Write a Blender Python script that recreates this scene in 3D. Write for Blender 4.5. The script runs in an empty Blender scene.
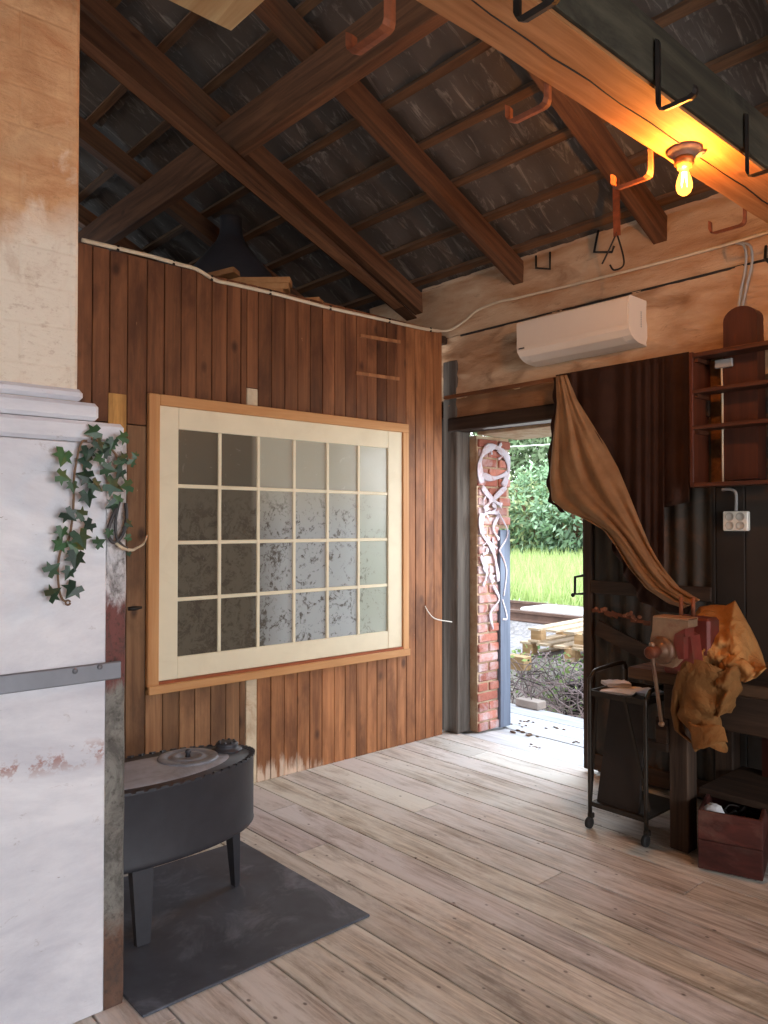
import bpy, math, random
from mathutils import Vector, Matrix, noise as mnoise
random.seed(11)
S = bpy.context.scene
COL = S.collection

# ------------------------------------------------------------------ camera
TH = math.radians(48.06); PT = math.atan(14/770.); FOC = 770.; CH = 1.55
FW = Vector((math.cos(TH)*math.cos(PT), math.sin(TH)*math.cos(PT), math.sin(PT)))
RT = Vector((math.sin(TH), -math.cos(TH), 0))
UP = RT.cross(FW)
cd = bpy.data.cameras.new('camera'); cam = bpy.data.objects.new('camera', cd); COL.objects.link(cam)
cam.matrix_world = Matrix(((RT.x, UP.x, -FW.x, 0), (RT.y, UP.y, -FW.y, 0), (RT.z, UP.z, -FW.z, CH), (0, 0, 0, 1)))
cd.sensor_fit = 'VERTICAL'; cd.sensor_height = 36.0; cd.lens = FOC/1024*36.0; cd.clip_end = 200
S.camera = cam

def at(px, py, ax, v):
    """where the line of sight of a photo pixel meets the plane axis=v"""
    d = FW + RT*((px-384)/FOC) + UP*((512-py)/FOC)
    o = Vector((0, 0, CH))
    return o + d*((v-o[ax])/d[ax])

# ------------------------------------------------------------------ node helpers
class NT:
    def __init__(s, name):
        s.m = bpy.data.materials.new(name); s.m.use_nodes = True
        s.t = s.m.node_tree; s.t.nodes.clear()
        s.out = s.n('ShaderNodeOutputMaterial'); s.tc = s.n('ShaderNodeTexCoord')
    def n(s, k, **p):
        nd = s.t.nodes.new(k)
        for a, b in p.items(): setattr(nd, a, b)
        return nd
    def l(s, a, b): s.t.links.new(a, b)
    def put(s, sock, v):
        if hasattr(v, 'is_linked') or isinstance(v, bpy.types.NodeSocket): s.l(v, sock)
        elif isinstance(v, (tuple, list)) and len(v) == 3 and sock.type == 'RGBA': sock.default_value = (*v, 1)
        else: sock.default_value = v
    def vec(s, scale=(1, 1, 1), loc=(0, 0, 0), rot=(0, 0, 0)):
        mp = s.n('ShaderNodeMapping'); s.l(s.tc.outputs['Object'], mp.inputs['Vector'])
        mp.inputs['Scale'].default_value = scale; mp.inputs['Location'].default_value = loc; mp.inputs['Rotation'].default_value = rot
        return mp.outputs[0]
    def addv(s, v, w):
        a = s.n('ShaderNodeVectorMath', operation='ADD'); s.put(a.inputs[0], v); s.put(a.inputs[1], w); return a.outputs[0]
    def noise(s, v, scale=5, detail=4, rough=.55, dist=0.):
        t = s.n('ShaderNodeTexNoise'); s.l(v, t.inputs['Vector'])
        t.inputs['Scale'].default_value = scale; t.inputs['Detail'].default_value = detail
        t.inputs['Roughness'].default_value = rough; t.inputs['Distortion'].default_value = dist
        return t.outputs[0]
    def voro(s, v, scale=5, feature='F1'):
        t = s.n('ShaderNodeTexVoronoi', feature=feature); s.l(v, t.inputs['Vector']); t.inputs['Scale'].default_value = scale
        return t.outputs['Distance']
    def ramp(s, f, stops, interp='LINEAR'):
        r = s.n('ShaderNodeValToRGB'); s.l(f, r.inputs[0]); e = r.color_ramp; e.interpolation = interp
        while len(e.elements) < len(stops): e.elements.new(.5)
        for el, (p, c) in zip(e.elements, stops):
            el.position = p; el.color = (c, c, c, 1) if isinstance(c, (int, float)) else (*c, 1)
        return r.outputs[0]
    def mix(s, a, b, f=.5, mode='MIX'):
        m = s.n('ShaderNodeMix', data_type='RGBA', blend_type=mode)
        s.put(m.inputs['Factor'], f); s.put(m.inputs[6], a); s.put(m.inputs[7], b); return m.outputs[2]
    def math(s, op, a, b=0.):
        m = s.n('ShaderNodeMath', operation=op); s.put(m.inputs[0], a); s.put(m.inputs[1], b); return m.outputs[0]
    def mapr(s, f, a, b, c=0., d=1.):
        m = s.n('ShaderNodeMapRange'); s.put(m.inputs[0], f)
        for i, v in enumerate((a, b, c, d)): m.inputs[i+1].default_value = v
        return m.outputs[0]
    def xyz(s):
        x = s.n('ShaderNodeSeparateXYZ'); s.l(s.tc.outputs['Object'], x.inputs[0]); return x.outputs
    def tint(s): return s.n('ShaderNodeAttribute', attribute_name='tint').outputs['Color']
    def island(s): return s.n('ShaderNodeNewGeometry').outputs['Random Per Island']
    def fin(s, col, rough=.7, metal=0., bump=None, bs=.3, bd=.01, spec=.5, **kw):
        b = s.n('ShaderNodeBsdfPrincipled'); s.put(b.inputs['Base Color'], col)
        s.put(b.inputs['Roughness'], rough); b.inputs['Metallic'].default_value = metal
        b.inputs['Specular IOR Level'].default_value = spec
        for k, v in kw.items(): s.put(b.inputs[k.replace('_', ' ')], v)
        if bump is not None:
            u = s.n('ShaderNodeBump'); u.inputs['Strength'].default_value = bs; u.inputs['Distance'].default_value = bd
            s.l(bump, u.inputs['Height']); s.l(u.outputs[0], b.inputs['Normal'])
        s.l(b.outputs[0], s.out.inputs[0]); s.bsdf = b
        return s.m

def srgb(r, g, b):
    f = lambda c: (c/255/12.92) if c/255 <= .04045 else ((c/255+.055)/1.055)**2.4
    return (f(r), f(g), f(b))
def sc(c, k): return tuple(min(1., x*k) for x in c)

def wood(name, light, dark, axis='X', fine=26, rough=.72, wear=None, wear_amt=.0, island=.35, bs=.25, knots=0., wear_scale=2.2, tilt=0.):
    t = NT(name)
    k = {'X': (.06, 1, 1), 'Y': (1, .06, 1), 'Z': (1, 1, .06)}[axis]
    off = t.n('ShaderNodeCombineXYZ'); isl = t.island()
    r = t.math('MULTIPLY', isl, 37.)
    for i in range(3): t.l(r, off.inputs[i])
    kv_ = t.vec(k)
    if tilt:
        m1 = t.n('ShaderNodeMapping'); t.l(t.tc.outputs['Object'], m1.inputs['Vector']); m1.inputs['Rotation'].default_value = (0, tilt, 0)
        m2 = t.n('ShaderNodeMapping'); t.l(m1.outputs[0], m2.inputs['Vector']); m2.inputs['Scale'].default_value = k; kv_ = m2.outputs[0]
    v = t.addv(kv_, off.outputs[0])
    g = t.noise(v, fine, 6, .65, .6)
    g2 = t.noise(v, fine*.22, 3, .5, .4)
    c = t.mix(dark, light, t.ramp(g, [(.3, 0.), (.72, 1.)]))
    c = t.mix(c, sc(dark, .9), t.ramp(g2, [(.5, 0.), (.8, .6)]))
    if knots:
        kv = t.addv(t.vec({'X': (.5, 1, 1), 'Y': (1, .5, 1), 'Z': (1, 1, .5)}[axis]), off.outputs[0])
        kn = t.voro(kv, 4.5)
        c = t.mix(c, sc(dark, .35), t.mapr(kn, .11, .05, 0., knots))
    if wear is not None:
        w = t.noise(t.addv(t.vec(tuple(.35 if q < 1 else 1 for q in k)), off.outputs[0]), wear_scale*2, 7, .68, .5)
        c = t.mix(c, wear, t.ramp(w, [(.52-.3*wear_amt, 0.), (.72-.25*wear_amt, min(1., .35+wear_amt))]))
    c = t.mix(c, t.mix((1-island,)*3, (1+island*.3,)*3, isl), 1., 'MULTIPLY')
    c = t.mix(c, t.tint(), 1., 'MULTIPLY')
    return t.fin(c, rough, bump=g, bs=bs, bd=.006, spec=.3)

def plain(name, col, rough=.6, metal=0., var=.25, scale=9, dirt=None, damt=.5, bs=.15, spec=.5, fine=True):
    t = NT(name); v = t.vec()
    n1 = t.noise(v, scale, 6, .6, .2)
    c = t.mix(sc(col, 1-var), sc(col, 1+var*.5), t.ramp(n1, [(.3, 0.), (.7, 1.)]))
    if dirt is not None:
        n2 = t.noise(v, scale*.6, 8, .7, .8)
        c = t.mix(c, dirt, t.ramp(n2, [(.5, 0.), (.68, damt)]))
    c = t.mix(c, t.tint(), 1., 'MULTIPLY')
    return t.fin(c, rough, metal, n1, bs, .004, spec)

# ------------------------------------------------------------------ mesh helpers
class MB:
    def __init__(s): s.v = []; s.f = []; s.c = []; s.sm = []
    def add(s, vs, fs, col=(1, 1, 1), smooth=False):
        o = len(s.v); s.v += [tuple(v) for v in vs]
        for f in fs: s.f.append([i+o for i in f]); s.c.append(col); s.sm.append(smooth)
        return s
    def box(s, lo, hi, col=(1, 1, 1), M=None, bev=0.):
        (a, b, c), (d, e, f) = lo, hi
        if bev > 0:
            bev = min(bev, abs(d-a)*.45, abs(e-b)*.45, abs(f-c)*.45)
            cx = ((a, d, 1, -1), (b, e, 1, -1), (c, f, 1, -1)); vs = []; idx = {}
            for ix in (0, 1):
                for iy in (0, 1):
                    for iz in (0, 1):
                        p = (cx[0][ix], cx[1][iy], cx[2][iz]); sg = (cx[0][2+ix], cx[1][2+iy], cx[2][2+iz])
                        for k in range(3):
                            q = [p[j]+sg[j]*bev if j != k else p[j] for j in range(3)]
                            idx[(ix, iy, iz, k)] = len(vs); vs.append(Vector(q))
            fs = []
            for k in range(3):
                u, w = [j for j in range(3) if j != k]
                for sd in (0, 1):
                    ring = []
                    for (p, q) in ((0, 0), (1, 0), (1, 1), (0, 1)):
                        t = [0, 0, 0]; t[k] = sd; t[u] = p; t[w] = q; ring.append(idx[(*t, k)])
                    fs.append(ring)
                for p in (0, 1):
                    for q in (0, 1):
                        t0 = [0, 0, 0]; t1 = [0, 0, 0]; t0[u] = t1[u] = p; t0[w] = t1[w] = q; t1[k] = 1
                        fs.append([idx[(*t0, u)], idx[(*t1, u)], idx[(*t1, w)], idx[(*t0, w)]])
            for ix in (0, 1):
                for iy in (0, 1):
                    for iz in (0, 1): fs.append([idx[(ix, iy, iz, k)] for k in range(3)])
        else:
            vs = [Vector(p) for p in ((a, b, c), (d, b, c), (d, e, c), (a, e, c), (a, b, f), (d, b, f), (d, e, f), (a, e, f))]
            fs = [(0, 3, 2, 1), (4, 5, 6, 7), (0, 1, 5, 4), (1, 2, 6, 5), (2, 3, 7, 6), (3, 0, 4, 7)]
        if M is not None: vs = [M @ v for v in vs]
        return s.add(vs, fs, col)
    def bar(s, p, q, w, h, col=(1, 1, 1), up=(0, 0, 1), bev=0., w2=None, h2=None):
        """rectangular bar from p to q"""
        p, q = Vector(p), Vector(q); d = (q-p); L = d.length; d.normalize()
        u = Vector(up); sx = d.cross(u)
        if sx.length < 1e-5: sx = d.cross(Vector((1, 0, 0)))
        sx.normalize(); uz = sx.cross(d)
        w2 = w if w2 is None else w2; h2 = h if h2 is None else h2
        if bev and w2 == w and h2 == h:
            M = Matrix(((sx.x, d.x, uz.x, p.x), (sx.y, d.y, uz.y, p.y), (sx.z, d.z, uz.z, p.z), (0, 0, 0, 1)))
            return s.box((-w/2, 0, -h/2), (w/2, L, h/2), col, M, bev)
        vs = []
        for (c, a, b) in ((p, w, h), (q, w2, h2)):
            for i, j in ((-1, -1), (1, -1), (1, 1), (-1, 1)): vs.append(c+sx*(i*a/2)+uz*(j*b/2))
        return s.add(vs, [(0, 1, 2, 3), (7, 6, 5, 4), (0, 4, 5, 1), (1, 5, 6, 2), (2, 6, 7, 3), (3, 7, 4, 0)], col)
    def tube(s, pts, r, n=8, col=(1, 1, 1), closed=False, flat=None, smooth=True):
        pts = [Vector(p) for p in pts]; N = len(pts); vs = []; fs = []; pu = None
        for i, p in enumerate(pts):
            a = pts[i-1] if (i or closed) else pts[0]; b = pts[(i+1) % N] if (i < N-1 or closed) else pts[-1]
            d = (b-a).normalized() if (b-a).length > 1e-9 else Vector((0, 0, 1))
            if pu is None:
                u = d.orthogonal().normalized()
                if flat is not None:
                    u = Vector(flat) - d*d.dot(Vector(flat)); u.normalize()
            else:
                u = pu - d*pu.dot(d); u.normalize()
            pu = u; w = d.cross(u); rr = r[i] if isinstance(r, (list, tuple)) else r
            if isinstance(rr, tuple): ra, rb = rr
            else: ra = rb = rr
            for k in range(n):
                t = 2*math.pi*k/n; vs.append(p+u*(ra*math.cos(t))+w*(rb*math.sin(t)))
        for i in range(N if closed else N-1):
            j = (i+1) % N
            for k in range(n):
                l = (k+1) % n; fs.append((i*n+k, i*n+l, j*n+l, j*n+k))
        if not closed: fs.append(tuple(range(n))[::-1]); fs.append(tuple(range((N-1)*n, N*n)))
        return s.add(vs, fs, col, smooth)
    def lathe(s, prof, c=(0, 0, 0), axis='Z', n=24, col=(1, 1, 1), smooth=True, M=None, sx=1., sy=1.):
        vs = []; fs = []; c = Vector(c)
        for (r, h) in prof:
            for k in range(n):
                t = 2*math.pi*k/n; a, b = r*math.cos(t)*sx, r*math.sin(t)*sy
                v = Vector((a, b, h)) if axis == 'Z' else Vector((h, a, b)) if axis == 'X' else Vector((b, h, a))
                if M is not None: v = M @ v
                vs.append(c+v)
        m = len(prof)
        for i in range(m-1):
            for k in range(n):
                l = (k+1) % n; fs.append((i*n+k, i*n+l, (i+1)*n+l, (i+1)*n+k))
        fs.append(tuple(range(n))[::-1]); fs.append(tuple(range((m-1)*n, m*n)))
        return s.add(vs, fs, col, smooth)
    def prism(s, prof, lo, hi, axis='Y', col=(1, 1, 1), smooth=False):
        """extrude a closed 2-D outline along an axis"""
        def P(a, b, h): return {'Y': (a, h, b), 'X': (h, a, b), 'Z': (a, b, h)}[axis]
        n = len(prof); vs = [P(a, b, lo) for a, b in prof]+[P(a, b, hi) for a, b in prof]
        fs = [tuple(range(n))[::-1], tuple(range(n, 2*n))]
        s.add(vs, fs, col)
        o = len(s.v)-2*n
        for i in range(n):
            j = (i+1) % n; s.f.append([o+i, o+j, o+n+j, o+n+i]); s.c.append(col); s.sm.append(smooth)
        return s
    def grid(s, fn, nu, nv, col=(1, 1, 1), smooth=True):
        vs = [fn(i/nu, j/nv) for i in range(nu+1) for j in range(nv+1)]
        fs = [(i*(nv+1)+j, (i+1)*(nv+1)+j, (i+1)*(nv+1)+j+1, i*(nv+1)+j+1) for i in range(nu) for j in range(nv)]
        return s.add(vs, fs, col, smooth)
    def blob(s, c, r, nu=16, nv=10, col=(1, 1, 1), fn=None):
        c = Vector(c); vs = []; fs = []
        for j in range(nv+1):
            ph = math.pi*j/nv
            for i in range(nu):
                t = 2*math.pi*i/nu; d = Vector((math.sin(ph)*math.cos(t), math.sin(ph)*math.sin(t), math.cos(ph)))
                p = Vector((d.x*r[0], d.y*r[1], d.z*r[2])); vs.append(c+(fn(p, d) if fn else p))
        for j in range(nv):
            for i in range(nu):
                k = (i+1) % nu; fs.append((j*nu+i, (j+1)*nu+i, (j+1)*nu+k, j*nu+k))
        return s.add(vs, fs, col, True)
    def build(s, name, m, parent=None, origin=None, solid=0., sub=0):
        me = bpy.data.meshes.new(name)
        if parent is not None:
            o0 = Vector((0, 0, 0)); p = parent
            while p is not None: o0 = o0+Vector(p.location); p = p.parent
        else:
            if origin is None:
                xs = [v[0] for v in s.v]; ys = [v[1] for v in s.v]; zs = [v[2] for v in s.v]
                origin = ((min(xs)+max(xs))/2, (min(ys)+max(ys))/2, min(zs))
            o0 = Vector(origin)
        me.from_pydata([(v[0]-o0.x, v[1]-o0.y, v[2]-o0.z) for v in s.v], [], s.f)
        a = me.attributes.new('tint', 'FLOAT_COLOR', 'CORNER'); d = []
        for p in me.polygons:
            c = s.c[p.index]; d += list((*c[:3], 1.))*p.loop_total; p.use_smooth = s.sm[p.index]
        a.data.foreach_set('color', d)
        import bmesh
        bm = bmesh.new(); bm.from_mesh(me); bmesh.ops.recalc_face_normals(bm, faces=bm.faces); bm.to_mesh(me); bm.free()
        me.materials.append(m); me.update()
        o = bpy.data.objects.new(name, me); COL.objects.link(o)
        if parent is not None: o.parent = parent
        else: o.location = o0
        if solid:
            q = o.modifiers.new('s', 'SOLIDIFY'); q.thickness = solid; q.offset = 0
        if sub:
            q = o.modifiers.new('ss', 'SUBSURF'); q.levels = q.render_levels = sub
        return o

def tag(o, label=None, cat=None, group=None, kind=None):
    for k, v in (('label', label), ('category', cat), ('group', group), ('kind', kind)):
        if v: o[k] = v
    return o
def thing(name, loc, label, cat, group=None):
    o = bpy.data.objects.new(name, None); COL.objects.link(o); o.location = loc; o.empty_display_size = .1
    return tag(o, label, cat, group)
def struct(mb, name, m, parent=None, origin=(0, 0, 0)):
    o = mb.build(name, m, parent, None if parent else origin)
    if parent is None: o['kind'] = 'structure'
    return o
def copy_tree(o, parent=None):
    c = o.copy(); COL.objects.link(c)
    if parent is not None: c.parent = parent
    for ch in list(o.children): copy_tree(ch, c)
    return c
def smooth_path(pts, n=6):
    pts = [Vector(p) for p in pts]; out = []
    for i in range(len(pts)-1):
        p0 = pts[max(i-1, 0)]; p1 = pts[i]; p2 = pts[i+1]; p3 = pts[min(i+2, len(pts)-1)]
        for k in range(n):
            t = k/n
            out.append(.5*((2*p1)+(p2-p0)*t+(2*p0-5*p1+4*p2-p3)*t*t+(3*p1-p0-3*p2+p3)*t**3))
    out.append(pts[-1]); return out
def lerp(pts, t):
    """value on a polyline at t in 0..1"""
    k = t*(len(pts)-1); i = min(int(k), len(pts)-2); f = k-i
    return tuple(a+(b-a)*f for a, b in zip(pts[i], pts[i+1]))
def rnd(a, b): return random.uniform(a, b)
def grey(a, b=None):
    k = a if b is None else rnd(a, b); return (k, k, k)

# ------------------------------------------------------------------ materials
M = {}
def floor_mat():
    t = NT('worn_floor_boards'); isl = t.island(); off = t.n('ShaderNodeCombineXYZ'); r = t.math('MULTIPLY', isl, 37.)
    for i in range(3): t.l(r, off.inputs[i])
    x, y, z = t.xyz()[:3]
    v = t.addv(t.vec((1, .05, 1)), off.outputs[0]); g = t.noise(v, 42, 7, .68, .5)
    m = t.noise(t.addv(t.vec((1, .3, 1)), off.outputs[0]), 4, 7, .68, .4); bw = t.noise(t.vec((1, .6, 1)), 1.5, 6, .65, .4)
    c = t.mix(srgb(146, 133, 121), srgb(220, 211, 201), t.ramp(g, [(.36, 0.), (.62, 1.)]))
    c = t.mix(c, srgb(132, 118, 106), t.ramp(m, [(.5, 0.), (.72, .6)]))
    w = t.noise(t.addv(t.vec((1, .18, 1)), off.outputs[0]), 11, 8, .75, .4)
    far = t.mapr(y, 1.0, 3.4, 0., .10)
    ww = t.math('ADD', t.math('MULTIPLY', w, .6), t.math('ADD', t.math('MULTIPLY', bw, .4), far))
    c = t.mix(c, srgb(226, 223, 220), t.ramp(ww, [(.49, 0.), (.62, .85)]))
    sf = t.noise(t.vec((1, .5, 1), (6, 2, 1)), 2.6, 8, .72, .6); c = t.mix(c, srgb(112, 98, 86), t.ramp(sf, [(.56, 0.), (.68, .6)]))
    sp = t.voro(t.vec((1, .7, 1)), 13.); c = t.mix(c, srgb(64, 50, 40), t.mapr(sp, .10, .05, 0., .7))
    sp2 = t.noise(t.vec((1, 1, 1)), 70, 3, .6); c = t.mix(c, srgb(236, 234, 230), t.ramp(sp2, [(.74, 0.), (.76, .8)]))
    c = t.mix(c, t.mix((.84, .83, .82), (1.08, 1.08, 1.08), isl), 1., 'MULTIPLY'); c = t.mix(c, t.tint(), 1., 'MULTIPLY')
    return t.fin(c, t.mapr(g, .3, .7, .5, .7), bump=g, bs=.35, bd=.005, spec=.35)
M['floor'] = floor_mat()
M['deck'] = wood('deck_boards', srgb(232, 232, 234), srgb(186, 185, 187), 'Y', 24, .6, srgb(232, 233, 236), .3, .25)
def panel_mat():
    t = NT('partition_boards'); isl = t.island(); x, y, z = t.xyz()[:3]
    off = t.n('ShaderNodeCombineXYZ'); r = t.math('MULTIPLY', isl, 37.)
    for i in range(3): t.l(r, off.inputs[i])
    v = t.addv(t.vec((1, 1, .05)), off.outputs[0]); g = t.noise(v, 34, 6, .62, .5)
    m = t.noise(t.addv(t.vec((1, 1, .35)), off.outputs[0]), 5, 6, .62, .3)
    c = t.mix(srgb(116, 78, 52), srgb(162, 116, 80), t.ramp(g, [(.3, 0.), (.75, 1.)]))
    c = t.mix(c, srgb(90, 58, 38), t.ramp(m, [(.44, 0.), (.66, .9)]))
    kn = t.voro(t.addv(t.vec((1, 1, .6)), off.outputs[0]), 6.)
    c = t.mix(c, srgb(50, 28, 18), t.mapr(kn, .17, .06, 0., .75))
    fl = t.noise(t.vec((1, 1, .3)), 60, 3, .6); c = t.mix(c, srgb(196, 160, 126), t.ramp(fl, [(.735, 0.), (.77, .6)]))
    # paint splashes near the floor
    n = t.noise(t.vec((3, 1, .45)), 6, 7, .7, .6)
    lim = t.math('MULTIPLY', t.mapr(z, .34, .02), t.mapr(t.math('ABSOLUTE', t.math('SUBTRACT', x, 2.72)), .55, .1, .45, 1.))
    c = t.mix(c, srgb(206, 196, 186), t.ramp(t.math('MULTIPLY', n, lim), [(.36, 0.), (.50, .75)]))
    c = t.mix(c, t.mix((.8, .8, .8), (1.12, 1.12, 1.12), isl), 1., 'MULTIPLY'); c = t.mix(c, t.tint(), 1., 'MULTIPLY')
    return t.fin(c, .55, bump=g, bs=.15, bd=.005, spec=.3)
M['panel'] = panel_mat()
M['timber'] = wood('roof_timber', srgb(140, 98, 68), srgb(78, 50, 34), 'X', 22, .75, None, 0, .2, .4, .5)
M['rafter'] = wood('sloping_roof_timber', srgb(132, 92, 64), srgb(70, 45, 32), 'X', 22, .75, None, 0, .2, .4, .5, tilt=-math.atan(.46))
M['timber_y'] = wood('roof_timber_lengthwise', srgb(140, 98, 68), srgb(78, 50, 34), 'Y', 22, .75, None, 0, .2, .4, .5)
M['batten'] = wood('roof_batten_wood', srgb(132, 98, 70), srgb(76, 54, 40), 'Y', 24, .8)
M['beam_side'] = wood('tie_beam_wood', srgb(196, 140, 92), srgb(150, 98, 58), 'X', 26, .7, None, 0, .1, .45, .5)
M['side_board'] = wood('greenish_black_board', srgb(80, 74, 60), srgb(40, 36, 30), 'X', 16, .8, srgb(112, 106, 90), .1, .1, .3)
M['casing'] = wood('casing_wood', srgb(214, 164, 112), srgb(190, 132, 82), 'Z', 20, .5, None, 0, .15, .1)
M['casing_x'] = wood('casing_wood_level', srgb(214, 164, 112), srgb(190, 132, 82), 'X', 20, .5, None, 0, .15, .1)
M['dark_wood'] = wood('dark_old_wood', srgb(84, 64, 50), srgb(40, 29, 23), 'Y', 22, .75, None, 0, .3, .3)
M['dark_wood_z'] = wood('dark_old_wood_upright', srgb(84, 66, 54), srgb(40, 30, 24), 'Z', 22, .75, None, 0, .3, .3)
M['grey_wood_z'] = wood('grey_weathered_post', srgb(120, 112, 104), srgb(72, 64, 58), 'Z', 24, .8, None, 0, .25, .4)
M['red_wood'] = wood('red_stained_wood', srgb(96, 54, 34), srgb(62, 32, 20), 'Y', 22, .55, None, 0, .15, .2)
M['red_wood_z'] = wood('red_stained_wood_upright', srgb(84, 44, 28), srgb(56, 28, 18), 'Z', 22, .55, None, 0, .15, .2)
M['pale_wood'] = wood('pale_plank_wood', srgb(222, 196, 150), srgb(186, 150, 104), 'Y', 20, .7)
M['pallet'] = wood('pallet_wood', srgb(226, 208, 182), srgb(180, 156, 128), 'Y', 22, .8, None, 0, .3)
M['crate'] = wood('red_crate_wood', srgb(92, 44, 36), srgb(56, 26, 22), 'Y', 22, .65, srgb(150, 120, 104), .0, .2)
M['black_metal'] = plain('stove_sheet_metal', srgb(58, 58, 64), .5, .25, .15, 14, None, 0, .08)
M['stove_top'] = plain('stove_top_metal', srgb(172, 178, 192), .5, .05, .25, 7, srgb(84, 82, 86), .6, .12)
M['mat'] = plain('hearth_sheet', srgb(78, 86, 98), .5, .05, .3, 6, srgb(134, 142, 156), .6, .1)
M['iron'] = plain('dark_iron', srgb(44, 40, 38), .55, .6, .3, 20, srgb(80, 48, 32), .35)
M['rust'] = plain('rusty_iron', srgb(140, 78, 48), .7, .3, .35, 22, srgb(84, 44, 30), .6)
M['ac'] = plain('white_plastic', srgb(216, 204, 190), .35, 0, .03, 4)
M['plastic_grey'] = plain('grey_plastic', srgb(150, 150, 150), .5, 0, .1, 8)
M['socket_white'] = plain('socket_plastic', srgb(228, 224, 214), .4, 0, .04, 8)
M['cable'] = plain('pale_cable', srgb(206, 190, 164), .5, 0, .12, 12)
M['cable_dark'] = plain('dark_cable', srgb(58, 56, 58), .5, 0, .1, 12)
M['cable_wall'] = plain('painted_cable', srgb(170, 146, 122), .6, 0, .2, 12)
M['strap'] = plain('grey_strap_paint', srgb(128, 130, 138), .5, .3, .12, 8)
M['ceramic'] = plain('lamp_holder_ceramic', srgb(120, 104, 92), .45, 0, .2, 14)
M['brass'] = plain('lamp_brass', srgb(170, 120, 70), .4, .7, .2, 14)
def cloth(name, a, b, wr=.5, sc_=6.):
    t = NT(name); v = t.vec(); n = t.noise(v, sc_, 3, .5, 1.6); n2 = t.noise(t.vec((1, 1, 1), (4, 4, 4)), sc_*2.2, 4, .55, 1.2); f = t.noise(v, 160, 2, .5)
    r1 = t.math('ABSOLUTE', t.math('SUBTRACT', n, .5)); r2 = t.math('ABSOLUTE', t.math('SUBTRACT', n2, .5))
    h = t.math('ADD', t.math('MULTIPLY', r1, 1.), t.math('MULTIPLY', r2, .45))
    c = t.mix(b, a, t.ramp(t.noise(v, 5, 6, .6), [(.3, 0.), (.7, 1.)])); c = t.mix(c, t.tint(), 1., 'MULTIPLY')
    return t.fin(c, .85, bump=t.math('ADD', h, t.math('MULTIPLY', f, .01)), bs=wr, bd=.06, spec=.2)
M['cloth_tan'] = cloth('tan_canvas', srgb(152, 118, 86), srgb(126, 94, 66), .25, 4.)
M['cloth_dark'] = cloth('dark_brown_cloth', srgb(56, 35, 26), srgb(40, 24, 18), .2, 4.)
M['cloth_ochre'] = cloth('ochre_canvas', srgb(180, 130, 78), srgb(152, 104, 58), .5, 6.)
M['vise_paint'] = plain('worn_red_paint', srgb(124, 52, 42), .55, .2, .3, 12, srgb(96, 66, 52), .8)
M['vise_steel'] = plain('worn_vise_steel', srgb(150, 120, 94), .5, .3, .25, 12, srgb(120, 62, 46), .7)
M['paper'] = plain('white_paper', srgb(226, 222, 224), .8, 0, .1, 10)
M['black_board'] = plain('dark_board_face', srgb(40, 32, 28), .7, 0, .3, 6)
M['steel_dark'] = plain('trolley_tube', srgb(58, 52, 46), .4, .6, .25, 16)
M['rubber'] = plain('black_rubber', srgb(30, 28, 28), .7)
M['concrete'] = plain('pale_concrete', srgb(176, 172, 166), .9, 0, .25, 3, srgb(120, 118, 112), .6, .4)
M['gravel'] = plain('pale_gravel', srgb(158, 154, 154), .95, 0, .5, 22, srgb(104, 100, 98), .7, .9)
M['rail_rust'] = plain('rail_steel', srgb(122, 96, 84), .6, .4, .3, 8)
M['white_block'] = plain('white_painted_concrete', srgb(232, 232, 230), .9, 0, .12, 5)
M['blue_post'] = wood('blue_grey_paint', srgb(140, 152, 172), srgb(104, 114, 134), 'Z', 20, .7)
M['stem'] = plain('brown_stem', srgb(120, 92, 70), .8)
M['twig'] = plain('pale_dry_twig', srgb(168, 152, 146), .85, 0, .35, 8)
M['glow_filament'] = None

def foliage(name, a, b, trans=.35):
    t = NT(name); c = t.mix(a, b, t.island()); c = t.mix(c, t.tint(), 1., 'MULTIPLY')
    d = t.n('ShaderNodeBsdfDiffuse'); tr = t.n('ShaderNodeBsdfTranslucent'); m = t.n('ShaderNodeMixShader')
    t.put(d.inputs[0], c); t.put(tr.inputs[0], c); m.inputs[0].default_value = trans
    t.l(d.outputs[0], m.inputs[1]); t.l(tr.outputs[0], m.inputs[2]); t.l(m.outputs[0], t.out.inputs[0]); return t.m
M['bush'] = foliage('bush_leaves', srgb(172, 198, 164), srgb(224, 236, 212))
M['grass'] = foliage('grass_blades', srgb(172, 192, 120), srgb(206, 216, 158))
M['bramble_leaf'] = foliage('bramble_leaves', srgb(96, 130, 84), srgb(170, 190, 120))
def ivy_mat():
    t = NT('ivy_leaf'); n = t.noise(t.vec(), 60, 3)
    c = t.mix(srgb(26, 48, 38), srgb(64, 98, 62), t.island())
    c = t.mix(c, sc(srgb(60, 100, 70), 1.1), t.ramp(n, [(.55, 0.), (.7, .5)])); c = t.mix(c, t.tint(), 1., 'MULTIPLY')
    return t.fin(c, .45)
M['ivy'] = ivy_mat()

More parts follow.
